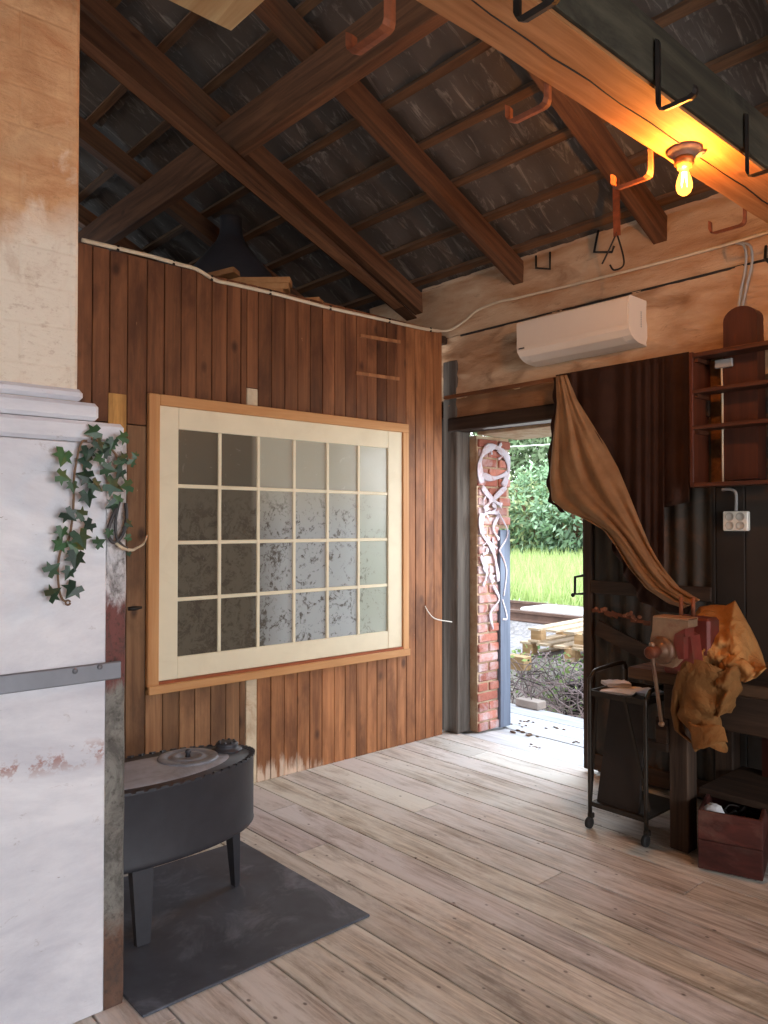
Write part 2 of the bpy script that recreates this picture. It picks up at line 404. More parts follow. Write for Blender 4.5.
def whitewash(name, base, stain, warm, seams=0., bs=.6, sc_=1.0, streak=(1, 1, 1), dirt=.4):
    t = NT(name); v = t.vec(streak)
    a = t.noise(v, 2.1*sc_, 8, .65, .5); b = t.noise(t.vec(streak, (7, 3, 1)), 1.3*sc_, 6, .6, .3); d = t.noise(t.vec(streak, (2, 9, 5)), 9*sc_, 8, .7, .6)
    c = t.mix(base, warm, t.ramp(b, [(.4, 0.), (.62, 1.)]))
    c = t.mix(c, stain, t.ramp(a, [(.55, 0.), (.75, .8)]))
    c = t.mix(c, sc(stain, .6), t.ramp(d, [(.62, 0.), (.74, dirt)]))
    hgt = t.mix(d, a, .5)
    if seams:
        w = t.n('ShaderNodeTexBrick'); t.l(t.vec((1, 1, 1), (0, 0, 0), (math.radians(90), 0, 0)), w.inputs['Vector'])
        w.inputs['Scale'].default_value = 1.; w.inputs['Mortar Size'].default_value = .006; w.inputs['Mortar Smooth'].default_value = 1.
        w.inputs['Brick Width'].default_value = .36; w.inputs['Row Height'].default_value = .135
        c = t.mix(c, sc(stain, .8), t.math('MULTIPLY', w.outputs['Fac'], seams*.5))
        hgt = t.mix(hgt, (0, 0, 0), t.math('MULTIPLY', w.outputs['Fac'], .6))
    c = t.mix(c, t.tint(), 1., 'MULTIPLY')
    return t.fin(c, .85, bump=hgt, bs=bs, bd=.02, spec=.2)
def pier_mat():
    t = NT('plastered_brick'); z = t.xyz()[2]
    b = t.noise(t.vec(), 1.6, 7, .62, .5); d = t.noise(t.vec((1, 1, 2.2)), 5, 8, .7, .6); f = t.noise(t.vec((1, 1, 3)), 18, 6, .7)
    c = t.mix(srgb(186, 132, 92), srgb(216, 172, 130), t.ramp(d, [(.35, 0.), (.65, 1.)]))
    zz = t.math('ADD', z, t.math('MULTIPLY', t.math('SUBTRACT', b, .5), 1.1))
    c = t.mix(srgb(226, 214, 198), c, t.mapr(zz, 2.42, 2.62))
    c = t.mix(c, srgb(196, 160, 124), t.ramp(b, [(.56, 0.), (.66, .6)]))
    c = t.mix(c, srgb(160, 118, 86), t.ramp(f, [(.6, 0.), (.78, .45)]))
    w = t.n('ShaderNodeTexBrick'); wn = t.n('ShaderNodeVectorMath', operation='SCALE'); t.l(t.n('ShaderNodeTexNoise').outputs[1], wn.inputs[0]); wn.inputs['Scale'].default_value = .03
    t.l(t.addv(t.vec((1, 1, 1), (0, 0, 0), (math.radians(90), 0, 0)), wn.outputs[0]), w.inputs['Vector'])
    w.inputs['Scale'].default_value = 1.; w.inputs['Mortar Size'].default_value = .008; w.inputs['Mortar Smooth'].default_value = 1.
    w.inputs['Brick Width'].default_value = .3; w.inputs['Row Height'].default_value = .12
    c = t.mix(c, srgb(170, 128, 94), t.math('MULTIPLY', w.outputs['Fac'], .05))
    h = t.mix(t.mix(d, f, .4), (0, 0, 0), t.math('MULTIPLY', w.outputs['Fac'], .28)); pf = t.noise(t.vec((1, 1, 1.5)), 34, 6, .75); c = t.mix(c, srgb(150, 106, 74), t.ramp(pf, [(.56, 0.), (.74, .5)]))
    st_ = t.noise(t.vec((1, 1, .8), (3, 3, 3)), 3.4, 8, .7, .8); c = t.mix(c, srgb(168, 122, 86), t.ramp(st_, [(.52, 0.), (.7, .55)])); c = t.mix(c, srgb(236, 224, 208), t.ramp(st_, [(.28, .7), (.42, 0.)]))
    return t.fin(c, .9, bump=h, bs=.7, bd=.02, spec=.15)
M['pier'] = pier_mat()
def white_board_mat():
    t = NT('flaking_white_paint'); v = t.vec((.4, 1, 1))
    a = t.noise(v, 3, 8, .7, .4); d = t.noise(t.vec((1, 1, 1.6)), 10, 8, .72, .8); z = t.xyz()[2]
    c = t.mix(srgb(230, 230, 236), srgb(196, 196, 206), t.ramp(a, [(.38, 0.), (.66, 1.)]))
    c = t.mix(c, srgb(150, 140, 136), t.ramp(d, [(.62, 0.), (.70, .6)])); sc2 = t.noise(t.vec((1, 1, 3)), 24, 5, .7); c = t.mix(c, srgb(128, 110, 104), t.ramp(sc2, [(.70, 0.), (.73, .7)]))
    r = t.noise(t.vec((1, 1, 1)), 26, 5, .7)
    band = t.math('MULTIPLY', t.mapr(t.math('ABSOLUTE', t.math('SUBTRACT', z, .83)), .05, .0), t.ramp(r, [(.52, 0.), (.6, .8)]))
    c = t.mix(c, srgb(160, 110, 98), band)
    return t.fin(c, .6, bump=d, bs=.35, bd=.01, spec=.3)
M['white_boards'] = white_board_mat()
def edge_mat():
    t = NT('weathered_wall_edge'); z = t.xyz()[2]; n = t.noise(t.vec((1, 1, .5)), 14, 8, .75, .8); n2 = t.noise(t.vec(), 40, 4, .7)
    zz = t.math('ADD', z, t.math('MULTIPLY', t.math('SUBTRACT', n, .5), .25))
    c = t.mix(srgb(112, 84, 70), srgb(138, 136, 130), t.mapr(zz, .22, .3))
    c = t.mix(c, srgb(122, 76, 72), t.mapr(zz, 1.0, 1.04)); c = t.mix(c, srgb(214, 212, 216), t.mapr(zz, 1.28, 1.33))
    n3 = t.noise(t.vec((1, 1, .6), (2, 2, 2)), 9, 8, .75, .8); c = t.mix(c, srgb(66, 62, 60), t.ramp(n3, [(.46, 0.), (.62, .7)])); c = t.mix(c, srgb(60, 54, 50), t.ramp(n2, [(.52, 0.), (.66, .6)]))
    return t.fin(c, .8, bump=n, bs=.9, bd=.02)
M['edge'] = edge_mat()
M['upper_wall'] = whitewash('whitewashed_stone', srgb(196, 170, 142), srgb(118, 82, 56), srgb(168, 130, 98), 0, 1., 1.7, (1, .5, 1.8), .7)
M['lintel_wall'] = whitewash('rough_brown_board', srgb(150, 114, 84), srgb(96, 66, 46), srgb(126, 92, 66), 0, .8, 2.0, (1, .4, 1.8))
M['mortar'] = whitewash('old_mortar', srgb(196, 176, 150), srgb(146, 116, 92), srgb(180, 150, 122), 0, .8, 5)
def brick_mat():
    t = NT('red_brick'); n = t.noise(t.vec(), 18, 7, .7, .4); n2 = t.noise(t.vec(), 4, 6, .65, .5)
    c = t.mix(srgb(158, 90, 74), srgb(198, 130, 112), t.island()); c = t.mix(c, srgb(120, 62, 50), t.ramp(n, [(.5, 0.), (.75, .6)]))
    c = t.mix(c, srgb(206, 196, 200), t.ramp(n2, [(.44, 0.), (.6, .75)])); c = t.mix(c, t.tint(), 1., 'MULTIPLY')
    return t.fin(c, .9, bump=n, bs=.6, bd=.01)
M['brick'] = brick_mat()
M['graffiti'] = plain('graffiti_paint', srgb(206, 196, 206), .7, 0, .2, 20, srgb(176, 118, 104), .7)
def tile_mat():
    t = NT('roof_tile_underside'); n = t.noise(t.vec((1.2, 5, 1.2)), 3.2, 7, .7, 1.2); n2 = t.noise(t.vec(), 2.5, 4, .6)
    c = t.mix(srgb(70, 64, 60), srgb(100, 92, 86), n2)
    c = t.mix(c, srgb(176, 168, 160), t.ramp(n, [(.54, 0.), (.70, .6)]))
    c = t.mix(c, t.tint(), 1., 'MULTIPLY')
    return t.fin(c, .8, bump=n, bs=.4, bd=.01)
M['tiles'] = tile_mat()
M['cream'] = plain('cream_paint', srgb(226, 214, 186), .5, 0, .06, 5, srgb(206, 190, 158), .35, .08)
M['dark_wall'] = plain('dark_boarding', srgb(46, 38, 32), .8, 0, .3, 4)
M['corrugated'] = plain('corrugated_sheet', srgb(50, 43, 34), .7, .05, .3, 4, srgb(112, 70, 46), .5)
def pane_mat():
    """old glass, whitewash flaking off its back: column tones include reflections put into the colour"""
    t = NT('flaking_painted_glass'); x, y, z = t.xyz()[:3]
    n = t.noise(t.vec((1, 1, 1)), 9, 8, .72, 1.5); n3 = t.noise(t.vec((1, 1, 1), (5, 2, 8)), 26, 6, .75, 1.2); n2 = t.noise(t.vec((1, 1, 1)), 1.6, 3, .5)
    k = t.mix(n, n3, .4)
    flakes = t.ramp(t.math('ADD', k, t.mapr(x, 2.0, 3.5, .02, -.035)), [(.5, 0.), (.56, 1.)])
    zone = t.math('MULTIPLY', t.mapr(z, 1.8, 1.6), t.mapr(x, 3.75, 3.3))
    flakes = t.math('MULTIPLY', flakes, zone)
    film_reflection = t.mix(srgb(104, 101, 93), srgb(166, 171, 172), t.mapr(x, 2.45, 2.75))  # tone by column: dim room and bright doorway reflections put into the colour
    film_reflection = t.mix(film_reflection, srgb(150, 156, 128), t.mapr(x, 3.32, 3.36, 0., .55)); film_reflection = t.mix(film_reflection, srgb(172, 169, 152), t.mapr(z, 1.5, 1.85, 0., .9)); film_reflection = t.mix(film_reflection, srgb(96, 90, 78), t.mapr(x, 2.56, 2.5, 0., 1.))
    c = t.mix(film_reflection, srgb(74, 66, 56), t.math('MULTIPLY', flakes, .85))
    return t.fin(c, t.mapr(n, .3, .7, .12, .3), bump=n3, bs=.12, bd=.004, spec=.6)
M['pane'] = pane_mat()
M['pale_board'] = plain('worn_white_board', srgb(206, 188, 160), .7, 0, .2, 9, srgb(150, 110, 74), .8)

W, P = 4.27, 3.99          # right wall plane, partition plane

# ------------------------------------------------------------------ setting: floor
mb = MB(); x = 1.947-.196*24
while x < W+.02:
    yb = -4.0; first = True
    while yb < P+.05:
        L = rnd(3.2, 5.2) if not first else rnd(.8, 5); first = False
        ye = min(yb+L, P+.06)
        k = rnd(.95, 1.06); x1 = min(x+.189, W+.03)
        if x1-x > .02: mb.box((x, yb, -.035), (x1, ye-.003, rnd(-.0015, .0)), (k, k*rnd(.97, 1.02), k*rnd(.93, 1.02)), bev=.002)
        yb = ye
        if ye >= P+.06: break
    x += .196
struct(mb, 'floor', M['floor'])
mb = MB().box((-3, -4, -.08), (W+.03, P+.06, -.036)); struct(mb, 'floor.001', M['dark_wall'])
# loft floor over the back room
mb = MB().box((.2, P+.03, 2.93), (W, 8, 2.99)); struct(mb, 'floor_upper', M['dark_wood'])

# ------------------------------------------------------------------ partition (wall_back)
mb = MB(); x = .3; PY0, PY1 = P, P+.022
WX0, WX1, WZ0, WZ1 = 1.84, 3.795, .635, 2.275
RED = (.82, .68, .62); ORANGE = (1.5, 1.34, 1.18)
top = 3.015; white_strip = []
while x < 4.13:
    w = rnd(.088, .102); x1 = min(x+w, 4.175)
    for xs_ in (1.842, 2.475, 2.555, 3.80):
        if x < xs_-.001 and x1 > xs_-.03: x1 = xs_; break
    g = .0018; k = rnd(.86, 1.06)
    def T(c, z=1.): return tuple(q*k*z for q in c)
    mid = (x+x1)/2
    def bd(z0, z1, c):
        if z1-z0 > .01: mb.box((x+g, PY0+rnd(0, .002), z0), (x1-g, PY1, z1), c, bev=.003)
    if mid < 1.84:
        bd(2.10, top, T(RED)); bd(0, 2.095, T((1.0, 1.12, 1.2)))
    elif 2.47 < mid < 2.56:
        white_strip.append((x, x1)); bd(2.385, top, T(RED))
    elif mid < WX1-.03:
        bd(0, WZ0+.06, T((1.1, 1.18, 1.2) if mid < 2.5 else ORANGE)); bd(WZ1-.05, top, T(RED, .8+.2*(mid > 3)))
    else:
        bd(0, top, T((1.35, 1.16, 1.0)))
    x = x1
pb = struct(mb, 'wall_back', M['panel'])
mb = MB().box((.3, PY1, 0), (4.17, P+.045, top-.02)); struct(mb, 'backing', M['dark_wall'], pb)
mb = MB().box((at(108, 400, 1, P).x, P-.006, at(118, 440, 1, P).z), (at(126, 400, 1, P).x, P-.001, at(118, 394, 1, P).z), (1.9, 2.1, 1.3)); struct(mb, 'board_patch', M['panel'], pb)
mb = MB()
for (a, b) in white_strip: mb.box((a+.002, PY0+.001, 0), (b-.002, PY1, WZ0+.06), bev=.003).box((a+.002, PY0+.001, WZ1-.05), (b-.002, PY1, 2.383), bev=.003)
struct(mb, 'pale_board', M['pale_board'], pb)

# window in the partition
mb = MB(); d0 = P-.034
mb.box((WX0, d0, WZ0+.02), (1.905, P, WZ1), bev=.004)
mb.box((3.738, d0, WZ0+.02), (WX1, P, WZ1-.062), bev=.004)
win = struct(mb, 'window_1', M['casing'])
mb = MB().box((1.905, d0, WZ1-.062), (WX1, P, WZ1), bev=.004); struct(mb, 'casing_head', M['casing_x'], win)
mb = MB().box((1.80+.04, P-.05, WZ0), (WX1, P, WZ0+.048), bev=.004); struct(mb, 'sill', M['casing_x'], win)
mb = MB().box((1.905, P-.03, WZ0+.048), (3.78, P-.004, WZ0+.064), (.55, .3, .26)); struct(mb, 'sill_strip', M['casing_x'], win)
sx0, sx1, sz0, sz1 = 1.905, 3.738, .70, 2.213; gx0, gx1, gz0, gz1 = 2.02, 3.605, .822, 2.092
sy = P-.022
mb = MB()
mb.box((sx0, sy, sz0), (gx0, P-.002, sz1), bev=.003); mb.box((gx1, sy, sz0), (sx1, P-.002, sz1), bev=.003)
mb.box((gx0, sy+.001, gz1), (gx1, P-.002, sz1), bev=.003); mb.box((gx0, sy+.001, sz0), (gx1, P-.002, gz0), bev=.003)
struct(mb, 'sash', M['cream'], win)
mb = MB()
for i in range(1, 6):
    xx = gx0+(gx1-gx0)*i/6; mb.box((xx-.011, sy+.003, gz0), (xx+.011, P-.003, gz1), bev=.003)
for j in range(1, 4):
    zz = gz0+(gz1-gz0)*j/4; mb.box((gx0, sy+.004, zz-.011), (gx1, P-.003, zz+.011), bev=.003)
struct(mb, 'muntin', M['cream'], win)
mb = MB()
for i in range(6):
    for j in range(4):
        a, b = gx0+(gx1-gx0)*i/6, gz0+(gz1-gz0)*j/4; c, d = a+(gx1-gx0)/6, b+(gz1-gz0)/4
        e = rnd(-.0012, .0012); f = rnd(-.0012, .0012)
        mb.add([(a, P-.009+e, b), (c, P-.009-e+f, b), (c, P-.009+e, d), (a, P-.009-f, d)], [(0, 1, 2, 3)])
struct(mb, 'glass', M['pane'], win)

# thin strips nailed to the boards above the window
for k, (a, b) in enumerate((((360, 335.5), (400, 342)), ((356, 373), (399, 379)))):
    p, q = at(*a, 1, P-.005), at(*b, 1, P-.005)
    o = MB().bar(p, q, .012, .022, (1.3, 1.2, 1.1)).build('wood_strip', M['panel'])
    tag(o, ('thin wooden strip nailed across the boards just under the cable', 'thin wooden strip nailed across the boards just above the window corner')[k], 'strip', 'strips on the board partition')

# ------------------------------------------------------------------ pier (wall_left)
mb = MB().box((-3, 2.48, 1.93), (.914, 2.68, 3.9), bev=.012)
wl = struct(mb, 'wall_left', M['pier'])
mb = MB()
mb.box((-3, 2.45, .0), (.997, 2.66, 1.815), bev=.004)
mb.box((-3, 2.453, 1.818), (1.058, 2.66, 1.885), bev=.012); mb.box((-3, 2.456, 1.888), (.974, 2.66, 1.945), bev=.012); mb.box((-3, 2.46, 1.948), (.925, 2.66, 1.985), bev=.012)
struct(mb, 'white_boarding', M['white_boards'], wl)
def edge(u, v):
    z = v*1.83; a = u
    xx = .997+.073*a; n = mnoise.noise((xx*8, 1, z*7))*.006
    return (xx+(n if a > .5 else 0), 2.452+n+(.02 if a > .95 else 0), z)
mb = MB().grid(edge, 6, 60); mb.box((.99, 2.475, 0), (1.064, 2.66, 1.83)); struct(mb, 'edge_post', M['edge'], wl)
mb = MB().box((-1.4, 2.436, 1.055), (1.043, 2.449, 1.112), bev=.004)
stp = thing('strap_hinge', (0, 2.44, 1.08), 'flat grey steel strap bolted across the white boarded wall', 'strap')
mb.build('strap_plate', M['strap'], stp)
for px, py in ((100, 667), (75, 671)):
    p = at(px, py, 1, 2.436)
    MB().lathe([(.009, 0), (.008, -.003), (.004, -.005)], p, 'Y', 12, grey(.8)).build('screw_head', M['strap'], stp)

# ------------------------------------------------------------------ right wall
DY0, DY1, DZ = 2.74, 3.84, 2.255
mb = MB().box((W, -4, DZ+.11), (W+.28, 4.3, 3.42)); wr = struct(mb, 'wall_right', M['upper_wall'])
mb = MB(); y = -4.
while y < DY0:
    y1 = min(y+rnd(.13, .17), DY0); k = rnd(.7, 1.15); mb.box((W+rnd(0, .003), y+.002, 0), (W+.1, y1-.002, DZ+.11), grey(k), bev=.004); y = y1
struct(mb, 'lower_boarding', M['dark_wall'], wr)
# rough lintel board, lintel, corner post, wall plate
mb = MB()
def lb(u, v):
    y = 2.7+1.32*u; z = 2.36+.17*v; return (W-.004+.012*mnoise.noise((0, y*9, z*14))-.012, y, z)
mb.grid(lb, 50, 12); struct(mb, 'trim_1', M['lintel_wall'])
mb = MB().box((W-.035, 2.66, 2.258), (W+.12, 4.0, 2.362), (.8, .8, .8), bev=.008); struct(mb, 'trim_2', M['dark_wood'])
mb = MB().box((W+.12, 2.66, 2.235), (W+.62, 3.84, 2.30), bev=.004); struct(mb, 'trim_3', M['mortar'])
mb = MB().box((4.25, 3.915, 0), (4.40, 4.06, 2.80), bev=.008); struct(mb, 'trim_4', M['grey_wood_z'])
mb = MB()
def wp(u, v):
    y = -3+7.9*u; z = 2.985+.40*v; n = mnoise.fractal((1, y*2.5, z*6), .9, 2., 4)
    return (W-.03+.008*n, y, z)
mb.grid(wp, 160, 14); mb.box((W-.022, -3, 2.98), (W+.05, 4.9, 3.38)); struct(mb, 'trim_5', M['upper_wall'])
mb = MB()
for (a, b) in ((3.88, 2.9), (2.9, 2.0), (2.0, 1.2)): mb.bar((W-.012, a, 2.974+rnd(-.004, .004)), (W-.012, b, 2.976), .012, .014)
struct(mb, 'seam', M['rubber'], wr)
def bumpy(u, v):
    y = 1.2+3.05*u; z = 2.5+.475*v; n = mnoise.fractal((3, y*5, z*9), .9, 2., 4)
    return (W-.004-.022*max(0, n+.2), y, z)
mb = MB().grid(bumpy, 130, 36); struct(mb, 'rough_render', M['upper_wall'], wr)
# baseboard plank along the right wall foot
mb = MB().box((3.56, -3, 0), (W, 1.66, .012), (.55, .52, .5), bev=.004); struct(mb, 'trim_6', M['floor'])

# brick pillar beside the doorway
bp = thing('brick_pillar', (4.6, 4.0, 0), 'graffitied red brick pillar standing beside the open doorway', 'pillar')
mb = MB()
BXU = at(510.5, 470, 1, 3.84).x; BXL = at(500, 600, 1, 3.84).x
zc = .0; row = 0
while zc < 2.22:
    h = .068; full = BXU if zc > 1.52 else BXL
    xa = 4.41; off = .0 if row % 2 else -.115
    yv = 3.84
    xx = xa+off
    while xx < full-.02:
        x0 = max(xx, xa)+.004; x1 = min(xx+.225, full)-.004
        if x1-x0 > .03:
            j = rnd(-.006, .004); e = (rnd(-.012, .006) if x0 < xa+.01 else 0)
            k = rnd(.85, 1.15)*(1.0 if zc > .5 else .95)
            mb.box((x0+e, yv+j, zc+.004), (x1, yv+.18, zc+h-.004), (k, k, k), bev=.006)
        xx += .235
    zc += .074; row += 1
mb.build('brickwork', M['brick'], bp)
mb = MB().box((4.402, 3.852, 0), (BXL-.01, 4.06, 2.235)).box((BXL-.01, 3.852, 1.53), (BXU-.01, 4.06, 2.235)); mb.build('mortar_core', M['mortar'], bp)
mb = MB()
Z = lambda x, y: at(460+x/3.01, 400+y/3.01, 1, 3.828)
def stroke(pts, w):
    pp = smooth_path([Z(*p) for p in pts], 5); mb.tube(pp, [(w*1.5*(.8+.3*math.sin(i*.7)), .003) for i in range(len(pp))], 8, flat=(0, 0, 1), smooth=True)
stroke([(66, 250), (60, 190), (78, 150), (108, 142), (140, 170), (146, 215), (130, 260)], .022)
stroke([(66, 226), (100, 236), (142, 222)], .018)
stroke([(66, 262), (98, 300), (126, 318)], .016); stroke([(138, 262), (98, 300), (72, 330)], .016)
stroke([(64, 340), (66, 400), (94, 440), (104, 470), (118, 545)], .018)
stroke([(64, 405), (72, 345), (118, 340)], .014)
stroke([(118, 345), (100, 385), (118, 420)], .012)
stroke([(62, 470), (80, 520), (70, 560)], .012); stroke([(100, 560), (118, 600), (92, 640), (100, 690)], .01)
for i in range(15):
    x0 = rnd(64, 140); y0 = 130+430*random.random()**1.5
    if y0 > 330 and x0 > 116: x0 = rnd(64, 112)
    stroke([(x0, y0), (x0+rnd(-14, 14), y0+rnd(6, 18)), (x0+rnd(-16, 16), y0+rnd(18, 36))], rnd(.005, .012))
mb.build('graffiti', M['graffiti'], bp)
dp = MB().box((at(500.5, 600, 1, 3.82).x, 3.82, 0), (at(510.5, 600, 1, 3.82).x, 3.90, 1.52), bev=.004).build('door_post', M['blue_post'])
tag(dp, 'blue grey painted timber post at the outer edge of the brick pillar', 'post')
mb = MB()
for (a, b, c) in (((118, 342), (144, 400), (120, 450)), ((118, 450), (140, 510), (132, 590)), ((128, 600), (142, 655), (128, 660))):
    pp = smooth_path([at(460+q[0]/3.01, 400+q[1]/3.01, 1, 3.817) for q in (a, b, c)], 6); mb.tube(pp, [(.008, .002)]*len(pp), 8, flat=(0, 0, 1))
mb.build('graffiti', M['graffiti'], dp)

# sliding door leaf
mb = MB(); lx = W-.055
dl = struct(MB().box((lx-.006, 2.735, .02), (lx+.04, 2.80, 2.30), bev=.006), 'door_1', M['dark_wood_z'])
mb = MB()
def corr(u, v): 
    y = 1.97+.765*u; return (lx+.02+.012*math.sin(y*2*math.pi/.105), y, .03+2.22*v)
mb.grid(corr, 120, 4); struct(mb, 'corrugated_sheet', M['corrugated'], dl)
mb = MB().box((lx-.012, 1.97, 1.13), (lx+.01, 2.735, 1.21), bev=.004).box((lx-.012, 1.97, .03), (lx+.01, 2.735, .13), bev=.004).box((lx-.012, 1.97, 2.16), (lx+.01, 2.735, 2.25), bev=.004)
struct(mb, 'cross_rail', M['dark_wood'], dl)
a, b = at(597, 627, 0, lx-.01), at(665, 663, 0, lx-.01)
mb = MB().bar(a, b, .02, .09, up=(0, 0, 1)); struct(mb, 'brace', M['dark_wood'], dl)
# rusted broken strip across the sheet
mb = MB()
for i in range(9):
    u = i/9; p = at(592+58*u, 609+15*u+rnd(-1.5, 1.5), 0, lx-.014); q = at(592+58*(u+.12), 609+15*(u+.12)+rnd(-1.5, 1.5), 0, lx-.014); mb.bar(p, q, .006, rnd(.012, .035), grey(.5, .8))
for i in range(11):
    u = rnd(0, .8); p = at(594+58*u, 607+13*u+rnd(-3, 3), 0, lx-.02); mb.blob(p, (.004, rnd(.008, .022), rnd(.006, .016)), 7, 5, (1.25, 1.6, 2.0))
struct(mb, 'rust_flaking', M['rust'], dl)
mb = MB()
h0, h1 = at(575, 577, 0, lx-.02), at(575, 594, 0, lx-.02)
e0, e1 = at(586, 575, 0, lx-.0), at(586, 593.5, 0, lx-.0)
mb.tube([e0, h0, h1, e1], .010, 8); mb.blob(at(573, 595, 0, lx-.02), (.014, .014, .014), 10, 8)
struct(mb, 'handle', M['iron'], dl)

# ------------------------------------------------------------------ far, side and front walls (mostly hidden)
struct(MB().box((-3, 8, 0), (W+.2, 8.1, 5.3)), 'wall_far', M['dark_wall'])
struct(MB().box((-3.1, -4, 0), (-3, 8, 3.6)), 'wall_side', M['upper_wall'])
mb = MB().box((-3, -4.1, 0), (-1.4, -4, 5.3)).box((3.2, -4.1, 0), (W+.2, -4, 5.3)).box((-1.4, -4.1, 2.3), (3.2, -4, 5.3))
struct(mb, 'wall_front', M['upper_wall'])
struct(MB().box((W, 4.06, 0), (W+.2, 8, 3.4)), 'wall_right.001', M['dark_wall'])

# ------------------------------------------------------------------ roof
SL = .46; RX = .75
def rz(x): return 3.21+SL*(W-x) if x >= RX else 3.21+SL*(W-RX)-SL*(RX-x)
mb = MB(); nx = 0
DX = .30
def course(xa, xb, za, zb, k):
    def fn(u, v):
        y = -4.2+12.4*u; q = .014*math.sin(y*2*math.pi/.3)
        return (xa+(xb-xa)*v, y, za+(zb-za)*v+q+.05*v)
    mb.grid(fn, 248, 2, grey(rnd(.85, 1.1)))
x = W+.25
while x > RX:
    xb = max(x-DX-.09, RX-.1); course(x, xb, rz(x)+.185, rz(x)+SL*(x-xb)+.185, 0); x -= DX
x = RX
while x > -3.2:
    xb = x-DX; course(x+.09, xb, rz(x)+.185+.04, rz(xb)+.185+.04, 0); x -= DX
ceil = struct(mb, 'ceiling', M['tiles'])
bat = []
x = W-.12
while x > RX:
    mb = MB().bar((x, -4, rz(x)+.168), (x, 8, rz(x)+.168), .05, .036, grey(.85, 1.1), up=(SL, 0, 1))
    o = mb.build('batten', M['batten'], ceil); x -= DX
yr = 3.284-1.05*7; n = 0
names = {5: 'roof rafter ending on the white wall above the air conditioner', 4.99: ''}
lab = {4.27: 'brown roof rafter just behind the sloping truss timber above the board partition',
       3.28: 'brown roof rafter ending on the white wall left of the air conditioner',
       2.23: 'brown roof rafter ending on the white wall above the hanging strap',
       1.18: 'dark brown roof rafter above the greenish side of the tie beam',
       5.38: 'dark roof rafter in the loft just beyond the board partition',
       6.43: 'dark roof rafter furthest into the loft beyond the partition',
       .13: 'roof rafter nearest the camera above the tie beam'}
for y0, lb_ in lab.items():
    mb = MB(); x0, x1 = W+.02, RX
    mb.prism([(x0, rz(x0)), (x0, rz(x0)+.15), (x1, rz(x1)+.15), (x1, rz(x1))], y0, y0+.085, 'Y', grey(.9, 1.05))
    mb.prism([(-3, rz(-3)), (-3, rz(-3)+.15), (x1, rz(x1)+.15), (x1, rz(x1))], y0, y0+.085, 'Y', grey(.9, 1.05))
    o = mb.build('rafter', M['rafter'], None, (W, y0+.04, 3.2)); tag(o, lb_, 'rafter', 'roof rafters')
# purlin, truss timber, tie beam
mb = MB().box((2.415, -4, 3.805), (2.49, 8, 4.055), bev=.005)
tag(mb.build('purlin', M['timber_y']), 'thick lengthwise roof timber carried on the sloping truss timber', 'beam')
ta, tb_ = at(81, 50, 1, 4.12), at(385, 302, 1, 4.12); tc_, td_ = at(83, 10, 1, 4.0), at(396, 300, 1, 4.0)
zb_ = lambda x: ta.z+(tb_.z-ta.z)*(x-ta.x)/(tb_.x-ta.x)
zt = lambda x: tc_.z+(td_.z-tc_.z)*(x-tc_.x)/(td_.x-tc_.x)
mb = MB().prism([(3.93, zb_(3.93)), (3.93, zt(3.93)+.02), (RX, zt(RX)), (RX, zb_(RX))], 4.015, 4.12, 'Y', grey(.62)); mb.c[-1] = (1.5, 1.45, 1.4)  # sides tinted dark, underside pale: shading put into the face colours
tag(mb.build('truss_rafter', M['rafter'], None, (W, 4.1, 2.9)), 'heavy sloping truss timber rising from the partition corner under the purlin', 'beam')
tb = thing('tie_beam', (4, 1.42, 3.03), 'large horizontal tie beam with the glowing bulb fixed underneath', 'beam')
def tbf(u, v):
    x = -2.9+7.17*u; e = .006*mnoise.noise((x*3, v*3, 0)); y = 1.31+.22*v; return (x, y+(e if v > .5 else 0), 3.03+.004*mnoise.noise((x*4, y*9, 3)))
mb = MB().grid(tbf, 140, 6); mb.box((-2.9, 1.313, 3.033), (4.27, 1.525, 3.245)); mb.build('timber', M['beam_side'], tb)
mb = MB().box((-2.9, 1.296, 3.045), (4.27, 1.313, 3.25), (1, 1, 1), bev=.003); mb.build('side_board', M['side_board'], tb)
mb = MB(); pts = [(1.3+.1*i, 1.43+.012*mnoise.noise((i*.5, 0, 0)), 3.0285) for i in range(30)]
for a, b in zip(pts, pts[1:]): mb.bar(a, b, .0035, .004)
mb.build('crack', M['rubber'], tb)
pl = MB().box((.5, -.6, 3.252), (1.36, 2.3, 3.28), bev=.003)
tag(pl.build('loft_plank', M['pale_wood']), 'pale clean plank lying overhead at the top edge above the purlin', 'plank')

# iron hooks on the tie beam
HL = []
def hook(name, stem_px, side, mat_, label, grp, wdt=.044, arm=.165, tip=.06):
    yf = 1.532 if side > 0 else 1.292
    p = at(*stem_px, 1, yf); x, zb = p.x, p.z; zb = min(zb, 2.985)
    y = yf+.005*side; yo = y+side*arm
    path = [(x, y, 3.18), (x, y, zb+.02), (x, y+side*.006, zb+.006), (x, y+side*.02, zb), (x, yo-side*.02, zb), (x, yo-side*.006, zb+.006), (x, yo, zb+.02), (x, yo, zb+tip)]
    mb = MB().tube(path, [(wdt/2, .0045)]*len(path), 4, flat=(1, 0, 0), smooth=False)
    # rotate the 4-gon profile into a flat bar
    o = mb.build(name, mat_, None, (x, y, 3.1)); tag(o, label, 'hook', grp)
for k, (px, py, lbl) in enumerate(((391, 27, 'pinkish rusty flat hook seen against the purlin'), (549, 104, 'rusty flat iron hook hanging over the roof tiles behind the tie beam'),
        (652, 176, 'rusty flat iron hook hanging just beside the glowing bulb'), (746, 224, 'rusty flat iron hook hanging before the white wall above the rounded post'))):
    hook('beam_hook', (px, py), 1, M['rust'], lbl, 'rusty hooks along the tie beam')
